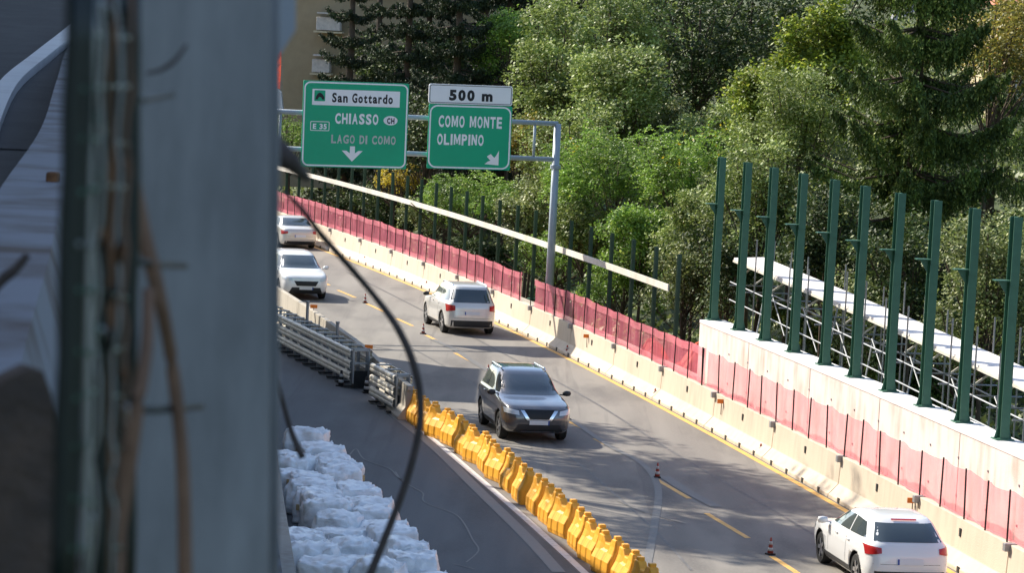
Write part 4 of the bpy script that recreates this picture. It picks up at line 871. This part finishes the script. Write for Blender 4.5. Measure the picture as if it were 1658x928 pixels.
broadleaf(620,330,134,3.2,1.5,'dark bush behind the slim posts under the large sign','leaf_dark',8000,.16,group=HG,kind='bush',cat='bush')
# pale-leaved broad trees, middle
broadleaf(900,150,132,2.1,4.0,'pale green leafy tree right of the 500 m plate','leaf_silver',16000,.17,18,HG,seed=31)
broadleaf(985,60,142,3.4,3.4,'tall pale-leaved tree at the top middle with a visible dark trunk','leaf_silver',18000,.16,20,HG,seed=32)
broadleaf(1010,175,128,2.7,2.5,'silvery-leaved tree below the tall one in the middle','leaf_silver',18000,.16,18,HG,seed=33)
broadleaf(920,262,121,2.1,2.3,'silvery bush behind the gantry post','leaf_silver',10000,.13,14,HG,kind='bush',cat='bush',seed=34)
broadleaf(860,240,130,1.9,1.5,'bush with yellowing leaves behind the end of the gantry','leaf_autumn',7000,.14,12,HG,kind='bush',cat='bush',seed=36)
broadleaf(830,60,150,2.6,2.0,'light green treetop above the 500 m plate','leaf_locust',8000,.15,12,HG,seed=37)
# dark background broadleaves
broadleaf(1130,90,150,4.2,4.6,'dark green tree behind the silvery trees at the top middle','leaf_dark',16000,.2,20,HG,seed=41)
broadleaf(1215,70,158,4.0,4.8,'dark green tree left of the big spruce, in the background','leaf_dark',15000,.2,18,HG,seed=42)
broadleaf(1090,-40,165,4.0,3.0,'dark treetop cut by the upper edge, above the middle','leaf_dark',9000,.22,14,HG,seed=43)
broadleaf(880,20,172,3.6,3.2,'dark tree behind the pale-leaved trees on their left','leaf_dark',9000,.22,14,HG,seed=44)
broadleaf(1330,60,150,4.0,4.0,'dark green tree directly behind the big spruce','leaf_dark',10000,.22,14,HG,seed=45)
# chestnut-like yellow green
broadleaf(1228,168,118,1.05,1.9,'small yellow-green tree left of the spruce','leaf_chestnut',7000,.17,10,HG,seed=51,clump=.28)
broadleaf(1335,100,116,1.9,2.6,'yellow-green tree at the left flank of the spruce','leaf_chestnut',13000,.17,14,HG,seed=52)
broadleaf(1290,215,110,2.0,2.4,'silvery-green tree in front of the spruce, above the first tall posts','leaf_silver',17000,.12,16,HG,seed=53)
broadleaf(1235,330,101,2.1,2.2,'leafy grey-green bush behind the left tall posts','leaf_silver',14000,.12,14,HG,kind='bush',cat='bush',seed=54)
# locusts
locust(1000,300,117,3.0,2.2,'bright feathery locust behind the right half of the slim fence',n=42000,seed=61,group=HG,extra=('leaf_yellow',130))
locust(1120,290,112,1.9,1.9,'bright feathery locust with yellow tips left of the first tall post',n=20000,seed=62,group=HG,extra=('leaf_yellow',260))
locust(760,330,125,3.0,1.4,'bright feathery locust behind the fence below the signs',n=26000,seed=63,group=HG)
locust(900,420,116,2.2,1.1,'low feathery locust behind the base of the gantry post',n=13000,seed=64,group=HG)
locust(470,230,150,1.9,1.4,'light green shrubby locust left of the large sign',n=12000,seed=65,group=HG)
locust(640,290,138,1.2,.9,'yellowing locust under the large sign','leaf_yellow',4500,66,HG)
for k_,(px_,py_,Y_,rx_,rz_,mm_,lb_) in enumerate(((860,345,120,1.6,1.3,'leaf_olive','olive bush just left of the gantry post'),(945,385,114,1.5,1.3,'leaf_silver','silvery bush just right of the gantry post, above the board'),(1040,385,110,1.7,1.4,'leaf_locust','bright low bush below the feathery locust trees'),(1125,385,105,1.3,1.5,'leaf_silver','silvery bush left of the first tall post'),(700,345,130,1.9,1.2,'leaf_olive','olive bush below the smaller green sign'),(1170,235,125,1.8,2.2,'leaf_silver','silvery tree between the locusts and the chestnut-like tree'),(1080,225,128,1.8,1.6,'leaf_olive','olive leafy bush above the bright locusts'))):
    broadleaf(px_,py_,Y_,rx_,rz_,lb_,mm_,9000,.13,12,HG,kind='bush',cat='bush',seed=200+k_)
# spruce and the right side
conifer(1462,101,.6,19,5.6,'big spruce with drooping boughs on the right','needle',71,13,8,.32,2.3,HG,'spruce_tree',1.35,.12,.40)
conifer(1590,112,2,17,4.2,'second spruce at the right edge behind the big one','needle',72,11,8,.5,1.3,HG,'spruce_tree',1.,.11)
broadleaf(1610,60,105,2.6,2.0,'tan and yellow-green tree in the top right corner','leaf_autumn',9000,.14,12,HG,seed=73,clump=.4)
broadleaf(1600,470,82,2.0,1.9,'olive willow bush behind the last tall posts at the right edge','leaf_olive',15000,.10,14,HG,kind='bush',cat='bush',seed=74)
broadleaf(1480,440,92,2.0,1.6,'dark undergrowth bush behind the middle tall posts','leaf_dark',10000,.13,12,HG,kind='bush',cat='bush',seed=75)
broadleaf(1400,520,88,1.7,1.2,'olive bush seen through the scaffold tubes','leaf_olive',8000,.11,12,HG,kind='bush',cat='bush',seed=76)
broadleaf(1340,400,96,1.8,1.6,'dark green bush behind the left end of the scaffold','leaf_dark',9000,.13,12,HG,kind='bush',cat='bush',seed=77)
broadleaf(1110,460,103,1.7,1.5,'leafy bush between the last slim post and the first tall post','leaf_olive',11000,.11,12,HG,kind='bush',cat='bush',seed=78)
broadleaf(1010,460,108,1.9,1.1,'low green bush behind the net beside the board end','leaf_locust',10000,.11,12,HG,kind='bush',cat='bush',seed=79)
broadleaf(1180,430,100,1.5,1.6,'dark bush directly left of the scaffold','leaf_dark',8000,.12,12,HG,kind='bush',cat='bush',seed=80)
broadleaf(780,420,126,2.2,1.0,'low dark bush behind the net near the gap','leaf_dark',7000,.13,12,HG,kind='bush',cat='bush',seed=81)
broadleaf(1560,560,76,1.6,1.1,'olive bush under the right end of the scaffold','leaf_olive',7000,.10,12,HG,kind='bush',cat='bush',seed=82)
broadleaf(560,330,150,2.4,1.2,'dark hedge-like bush behind the farthest slim posts','leaf_dark',7000,.15,12,HG,kind='bush',cat='bush',seed=83)
# undergrowth over the slope
n = 90000; dd = NR.uniform(2.6,48,n)**1.0; yv_ = NR.uniform(55,230,n); bx = np.polyval(BC,yv_); xx = bx+dd; zz = height(xx,yv_)+np.abs(NR.normal(size=n))*.28
o = quad_obj('undergrowth',leaf_quads(np.stack([xx,yv_,zz],1),.34,.6,.5),'leaf_olive'); tag(o,'leafy undergrowth covering the slope behind the fence','undergrowth',kind='stuff')

# ================================================================== houses behind the trees
def house(name, label, x0, y0, x1, y1, z0, z1, wallm, roofm, rise, wins, extra=None):
    t = thing(name,label,'house',((x0+x1)/2,y0,z0)); MB().box(((x0+x1)/2,(y0+y1)/2,(z0+z1)/2),(x1-x0,y1-y0,z1-z0)).build('wall',wallm,t)
    e = .5; yc = (y0+y1)/2; q = MB().add([(x0-e,y0-e,z1+.003),(x1+e,y0-e,z1+.003),(x1+e,y1+e,z1+.003),(x0-e,y1+e,z1+.003),(x0+2,yc,z1+rise),(x1-2,yc,z1+rise)],[(0,1,5,4),(2,3,4,5),(1,2,5),(3,0,4),(0,3,2,1)]); q.build('roof',roofm,t)
    for (wx,wz,ww,wh) in wins:
        f = MB().box((wx,y0-.02,wz),(ww+.16,.06,wh+.16)).build('window','balcony',t); MB().box((wx,y0-.055,wz),(ww,.02,wh)).build('pane','pane',f,origin=t.location)
        MB().box((wx,y0-.08,wz),(.05,.03,wh)).build('frame','shutter',f,origin=t.location)
        for s_ in (-1,1): MB().box((wx+s_*(ww*.75+.09),y0-.03,wz),(ww*.5,.05,wh)).build('shutter','shutter',t)
    return t
hl = GY(436,100,178); hr = GY(862,60,178)
t = house('ochre_house','large ochre house with a red tiled roof and small balconies behind the dark cedars',hl.x-6,178,hr.x,190,1,12.45,'stucco','tiles',3.2,[(GY(600,150,178).x,5.5,1.1,1.5),(GY(700,60,178).x,9.5,1.1,1.5),(GY(820,150,178).x,6.5,1.1,1.5)])
for px, py, py2, wd in ((532,48,30,1.35),(520,116,104,1.0)):
    a = GY(px,py,176.6); b = MB().box((a.x,176.9,a.z+.35),(wd,1.9,.75)).build('balcony','balcony',t,bevel=.03); MB().box((a.x+.1,176.7,a.z+.95),(wd*1.1,2.1,.08)).build('balcony_rail','balcony',t)
    MB().box((a.x,176.9,a.z-.12),(wd*1.2,2.2,.1)).build('balcony_slab','cream',t)
p = GY(787,100,177.8); MB().box((p.x,177.8,p.z+1.5),(.35,.3,4.2)).build('pilaster','cream',t)
q = MB().prism([(0,0),(0,.2),(.15,.2),(.15,0)],[GY(800,88,177.6),GY(835,70,177.6)]).build('stair_edge','cream',t)
a = GY(1632,80,150); t = house('pink_house','pink and cream house glimpsed in the top right corner',a.x-.8,150,a.x+12,160,4,12.3,'cream','tiles',2.4,[(a.x+1.,9.5,.9,1.3)])
a = GY(1600,10,190); house('grey_roofed_house','house with a grey roof far behind at the upper right',a.x-6,190,a.x+16,200,6,10.6,'pink','roof_grey',5.5,[(a.x,9,1,1.3)])
# red mesh and white tarpaulin beside the post, far away
p = GY(446,105,168); q = MB(); 
for i in range(4):
    for j in range(6): q.v.append((p.x-.6+i*.3,p.y+.15*math.sin(i*2+j),p.z-1.3+j*.45+.1*math.sin(i)))
q.f = [(i*6+j,(i+1)*6+j,(i+1)*6+j+1,i*6+j+1) for i in range(3) for j in range(5)]
o = q.build('red_screen','orange_net',origin=p); tag(o,'strip of red mesh hung in front of the ochre house, beside the grey post','mesh screen')
p = GY(444,152,160); o = MB().add([(p.x-.9,160,p.z-.9),(p.x+.5,160,p.z-.9),(p.x+.35,160,p.z+.1),(p.x-.3,160,p.z+.6),(p.x-.9,160,p.z+.6),(p.x-.9,160.6,p.z-.9),(p.x+.5,160.6,p.z-.9),(p.x+.35,160.6,p.z+.1),(p.x-.3,160.6,p.z+.6),(p.x-.9,160.6,p.z+.6)],[(0,1,2,3,4),(9,8,7,6,5),(0,5,6,1),(1,6,7,2),(2,7,8,3),(3,8,9,4)]).build('tarpaulin','tarp',origin=p); tag(o,'white tarpaulin cover peeping out beside the grey post, left of the large sign','tarpaulin')

# ================================================================== upper road at the left
def zr(y): return 7.5+.062*y
q = MB(); vs = []
ysr = list(range(8,58,2))
for y in ysr: vs += [(-26,y,zr(y)),(-2.2-.045*y,y,zr(y)),(-2.2-.045*y,y,-.2),(-26,y,-.2)]
q.v = vs
for i in range(len(ysr)-1):
    for k in (0,1,2): q.f.append((i*4+k,i*4+(k+1)%4,(i+1)*4+(k+1)%4,(i+1)*4+k))
q.f += [(0,3,2,1),tuple(range(len(vs)-4,len(vs)))]
struct('upper_road', q, 'asphalt_dark')
kp = smooth_path([GY(-40,150,30),GY(0,125,36),GY(60,92,41),GY(118,62,47),GY(170,40,56)],5)
kp = [Vector((p.x,p.y,zr(p.y))) for p in kp]
struct('kerb', MB().prism([(-.02,.0),(-.02,.13),(.20,.13),(.20,.0)],kp), 'coping')
q = MB().prism([(.20,.004),(.20,.02),(.9,.02),(.9,.004)],kp); struct('pavement', q, 'asphalt_dark')
pp = smooth_path([GY(-330,1150,4.5),GY(-160,620,8),GY(-60,420,11),GY(10,300,15.5),GY(72,205,22),GY(95,130,31),GY(115,72,42),GY(150,45,55)],14)
t = thing('parapet_wall','pale concrete parapet curving along the upper road at the left edge','wall',(pp[40].x,pp[40].y,pp[40].z-1))
MB().prism([(-.02,-3.5),(-.02,0),(.30,0),(.40,-.3),(.46,-3.5)],pp).build('parapet','concrete_grey',t)
p = GY(85,300,16); o = MB().box(p,(.06,.10,.14)); o = o.build('rusty_bracket','rust',origin=p,bevel=.012); tag(o,'rusty brown bracket on the pale parapet beside the green mesh','bracket')
# house-like blocks added out of view to shade the closed lane and near fence
def block(name, label, x0,y0,x1,y1,z0,z1,wm): 
    t = house(name,label,x0,y0,x1,y1,z0,z1,wm,'tiles',2.2,[(x0+1.5+k*2.6,z0+2+j*3,1.,1.5) for k in range(int((x1-x0)/2.6)) for j in range(int((z1-z0)/3.2))]); return t
block('shade_block','tall unseen block added to shade the near fence, outside the left edge',-26,-6,-10.5,48,0,24,'stucco')
block('shade_block','long unseen block added to shade the road, hidden behind the grey post',-28,99.6,-14.7,107.6,0,13.6,'cream')
block('shade_block','unseen block added to shade the upper road, outside the left edge',-30,49,-13.6,72,0,24,'cream')
t = thing('shade_wall','tall unseen wall added to shade the closed lane, behind the grey post','wall',(-10,80,0))  # unseen wall, added and shaped so its shadow covers the closed lane
wl = [Vector(p) for p in ((-15.2,104,0),(-13.5,96.5,0),(-12.4,91,0),(-11.4,86,0),(-10.25,80.2,0),(-8.95,74.2,0),(-7.8,69,0),(-6.3,63,0))]
MB().prism([(-.6,-.2),(-.6,10.1),(0,10.1),(0,-.2)],wl[::-1]).build('wall_body','concrete_old',t)
LG2 = 'trees on the left bank behind the grey post'
for i,(x,y,z,rx,rz2) in enumerate(((-14.6,95.5,15.3,2.6,2.2),(-12.5,89.5,16.5,2.6,2.4),(-10.2,85.5,14.5,2.0,1.7),(-14.5,88.5,19.8,2.8,2.0),(-9.4,79.5,15.3,1.7,1.6),(-13.0,80.5,18,2.1,1.6))):
    d = Vector((x,y,z-H)); k_ = 1
    # place by world position
    rng = np.random.default_rng(90+i); rs_ = random.Random(i); base = Vector((x,y,gz(x,y))); t = thing('bank_tree',f'tall leafy tree on the left bank, {od(i)} from the far end','tree',base,0,LG2)
    cl = rng.normal(size=(150,3)); cl /= np.linalg.norm(cl,axis=1)[:,None]; cc = np.array([x,y,z])+cl*np.array([rx,rx,rz2])*rng.uniform(.3,1.1,150)[:,None]
    cen = (cc[:,None,:]+rng.normal(size=(150,26,3))*.3).reshape(-1,3); quad_obj('crown',leaf_quads(cen,.26,.7,.5,rng=rng),'leaf_dark',t,base)
    mb = MB(); limbs(mb,base,Vector((x,y,z)),.2,[tuple(cc[k]) for k in range(0,150,12)],rs_); mb.build('trunk','bark',t)

# ================================================================== blurred things close to the camera
def NP(px, py, Y): return GY(px,py,Y)
# grey H-section post
dpost = 4.2; a = NP(223,-60,dpost); b = NP(218,990,dpost); c_ = NP(436,-60,dpost); e_ = NP(434,990,dpost)
t = thing('steel_upright','wide pale grey steel upright filling the left third, out of focus','steel upright',b)
def slab4(p0,p1,p2,p3,th,name,m,par):
    q = MB(); back = Vector((0,th,0)); q.add([p0,p1,p2,p3,p0+back,p1+back,p2+back,p3+back],[(0,1,2,3),(7,6,5,4),(0,4,5,1),(1,5,6,2),(2,6,7,3),(3,7,4,0)]); return q.build(name,m,par)
slab4(b,e_,c_,a,.012,'front_flange','upright',t)
mid = lambda p,q_,f: p.lerp(q_,f)
slab4(mid(b,e_,.46)+Vector((0,.014,0)),mid(b,e_,.52)+Vector((0,.014,0)),mid(a,c_,.52)+Vector((0,.014,0)),mid(a,c_,.46)+Vector((0,.014,0)),.16,'web','upright',t)
slab4(b+Vector((0,.176,0)),e_+Vector((0,.176,0)),c_+Vector((0,.176,0)),a+Vector((0,.176,0)),.012,'rear_flange','upright',t)
# green wire mesh seen edge-on
t = thing('wire_mesh_fence','dark green wire mesh panel seen almost edge-on, out of focus left of the grey upright','wire fence',NP(150,990,2.8))
rn = random.Random(8)
cols = [(122,-30,96,980,2.7,.0085,'green_dark'),(143,-30,112,980,2.8,.0075,'green_dark'),(150,-30,138,980,2.9,.004,'galv'),(160,-30,160,980,3.0,.009,'green_dark'),(180,-30,175,980,3.1,.005,'rust'),(196,-30,182,980,3.3,.006,'green_dark'),(212,-30,200,980,3.45,.0125,'green_dark')]
for x0,y0,x1,y1,Yd,r_,mm in cols:
    MB().tube([NP(x0+(x1-x0)*k/10+rn.uniform(-2,2),y0+(y1-y0)*k/10,Yd) for k in range(11)],r_,8).build('vertical_wire',mm,t,smooth=True)
for yy_ in range(-20,960,83):
    k = (yy_+30)/1010; xa, xb = 122-26*k, 212-12*k
    MB().tube([NP(xa,yy_+rn.uniform(-8,8),2.7),NP((xa+xb)/2+rn.uniform(-8,8),yy_+rn.uniform(-12,12),3.0),NP(xb,yy_+rn.uniform(-8,8),3.45)],.0028,6).build('horizontal_wire','green_steel' if rn.random()<.6 else 'galv',t,smooth=True)
for k in range(7):
    xa = 104+k*15; mm = ('green_dark','rust','dark','galv','green_dark','steel_dull','dry')[k]
    MB().tube([NP(xa+16*(1-j/24)+rn.uniform(-7,7),-30+j*43,2.85+.08*(k%3)) for j in range(25)],.0022,6).build('glint_wire',mm,t,smooth=True)  # wire strands whose pale and brown tones also stand in for glints
for k in range(26):
    xx_, yy_ = rn.uniform(112,205), rn.uniform(0,920); MB().tube([NP(xx_,yy_,2.9),NP(xx_+rn.uniform(-9,9),yy_+rn.uniform(12,34),2.95)],.0035,6).build('glint_bit',rn.choice(('galv','rust','dark','green_steel')),t,smooth=True)  # short pale and brown pieces put in as glints between the wires
for y0, x1, y1 in ((162,278,152),(418,300,430),(664,326,658)):
    MB().tube([NP(190,y0,3.4),NP((190+x1)/2,(y0+y1)/2+3,3.6),NP(x1,y1,3.85)],.0045,8).build('wire_end','green_dark',t,smooth=True)
def vine(name, label, pts_, Yd, rads, m, cat='stem'):
    P_ = smooth_path([NP(x,y,Yd+dy) for x,y,dy in pts_],5); rr_ = [float(np.interp(i/(len(P_)-1),np.linspace(0,1,len(rads)),rads)) for i in range(len(P_))]
    o = MB().tube(P_,rr_,8).build(name,m,origin=P_[0],smooth=True); tag(o,label,cat); return o
vine('dead_vine','brown dry climbing stem crossing the green mesh and the grey upright from top to bottom',[(186,-30,0),(196,120,0),(206,240,.1),(228,360,.1),(258,480,.1),(280,600,.15),(296,760,.15),(300,960,.15)],3.5,[.009,.009,.010,.0085,.008,.009],'dry')
vine('dead_vine','brown dry stem slanting down left across the middle of the grey upright',[(240,470,.1),(238,560,.05),(222,660,0),(205,780,0),(188,880,0),(176,970,-.05)],3.4,[.006,.008,.009,.010],'dry')
vine('dead_vine','faint dry tendril on the upper part of the grey upright',[(238,118,.2),(262,112,.2),(284,96,.2),(302,72,.2)],3.7,[.002,.003,.002],'dry_dark')
vine('dead_vine','thick dark stem end sticking out of the grey upright below the large sign',[(425,205,0),(445,235,0),(470,262,0),(497,288,.2)],5.2,[.013,.019,.016,.007],'dry_dark')
vine('dead_vine','long thin dark stem curving across the road down to the rubble sacks',[(455,305,0),(490,340,.1),(520,380,.3),(560,425,.4),(605,478,.5),(643,530,.5),(668,585,.5),(680,640,.5),(678,700,.5),(658,780,.5),(628,860,.5),(598,935,.5)],6.6,[.003,.0055,.0075,.0068,.0085,.009,.0085,.0085,.0085,.010],'dry_dark')
vine('dead_vine','short thin dark stem hanging in front of the rubble sacks beside the grey upright',[(436,545,0),(446,600,0),(458,650,0),(472,700,0),(490,742,0)],8.0,[.004,.006,.007,.009],'dry_dark')
p = [NP(-60,655,4.1),NP(-20,640,4.1),NP(15,612,4.1),NP(48,596,4.1),NP(70,602,4.1),NP(84,640,4.1),NP(96,740,4.1),NP(104,860,4.1),NP(108,1010,4.1),NP(-60,1010,4.1)]; q = MB(); n = len(p); q.add(p+[v+Vector((-.02,.05,0)) for v in p],[tuple(range(n))[::-1],tuple(range(n,2*n))]+[(k,n+k,n+(k+1)%n,(k+1)%n) for k in range(n)])
o = q.build('earth_bank','earth',origin=p[8]); tag(o,'dark brown blurred mass in front of the pale parapet in the bottom left corner','earth bank')
vine('dead_vine','short dark twig poking in from the left edge over the pale parapet',[(-20,480,0),(5,452,0),(25,436,0),(45,412,0)],5.,[.008,.009,.006],'dry_dark')
q = MB(); p = [NP(430,-30,5),NP(478,-30,5),NP(478,48,5),NP(462,74,5),NP(440,112,5),NP(430,112,5)]
n = len(p); q.add(p+[v+Vector((0,.01,0)) for v in p],[tuple(range(n)),tuple(range(n,2*n))[::-1]]+[(k,n+k,n+(k+1)%n,(k+1)%n) for k in range(n)]); o = q.build('grey_sheet','sheet',origin=p[0]); tag(o,'corner of a grey sheet hanging beside the top of the grey upright','sheet')
# rail of the wall below the upright, right edge
p0, p1 = NP(434,600,9), NP(440,960,9)
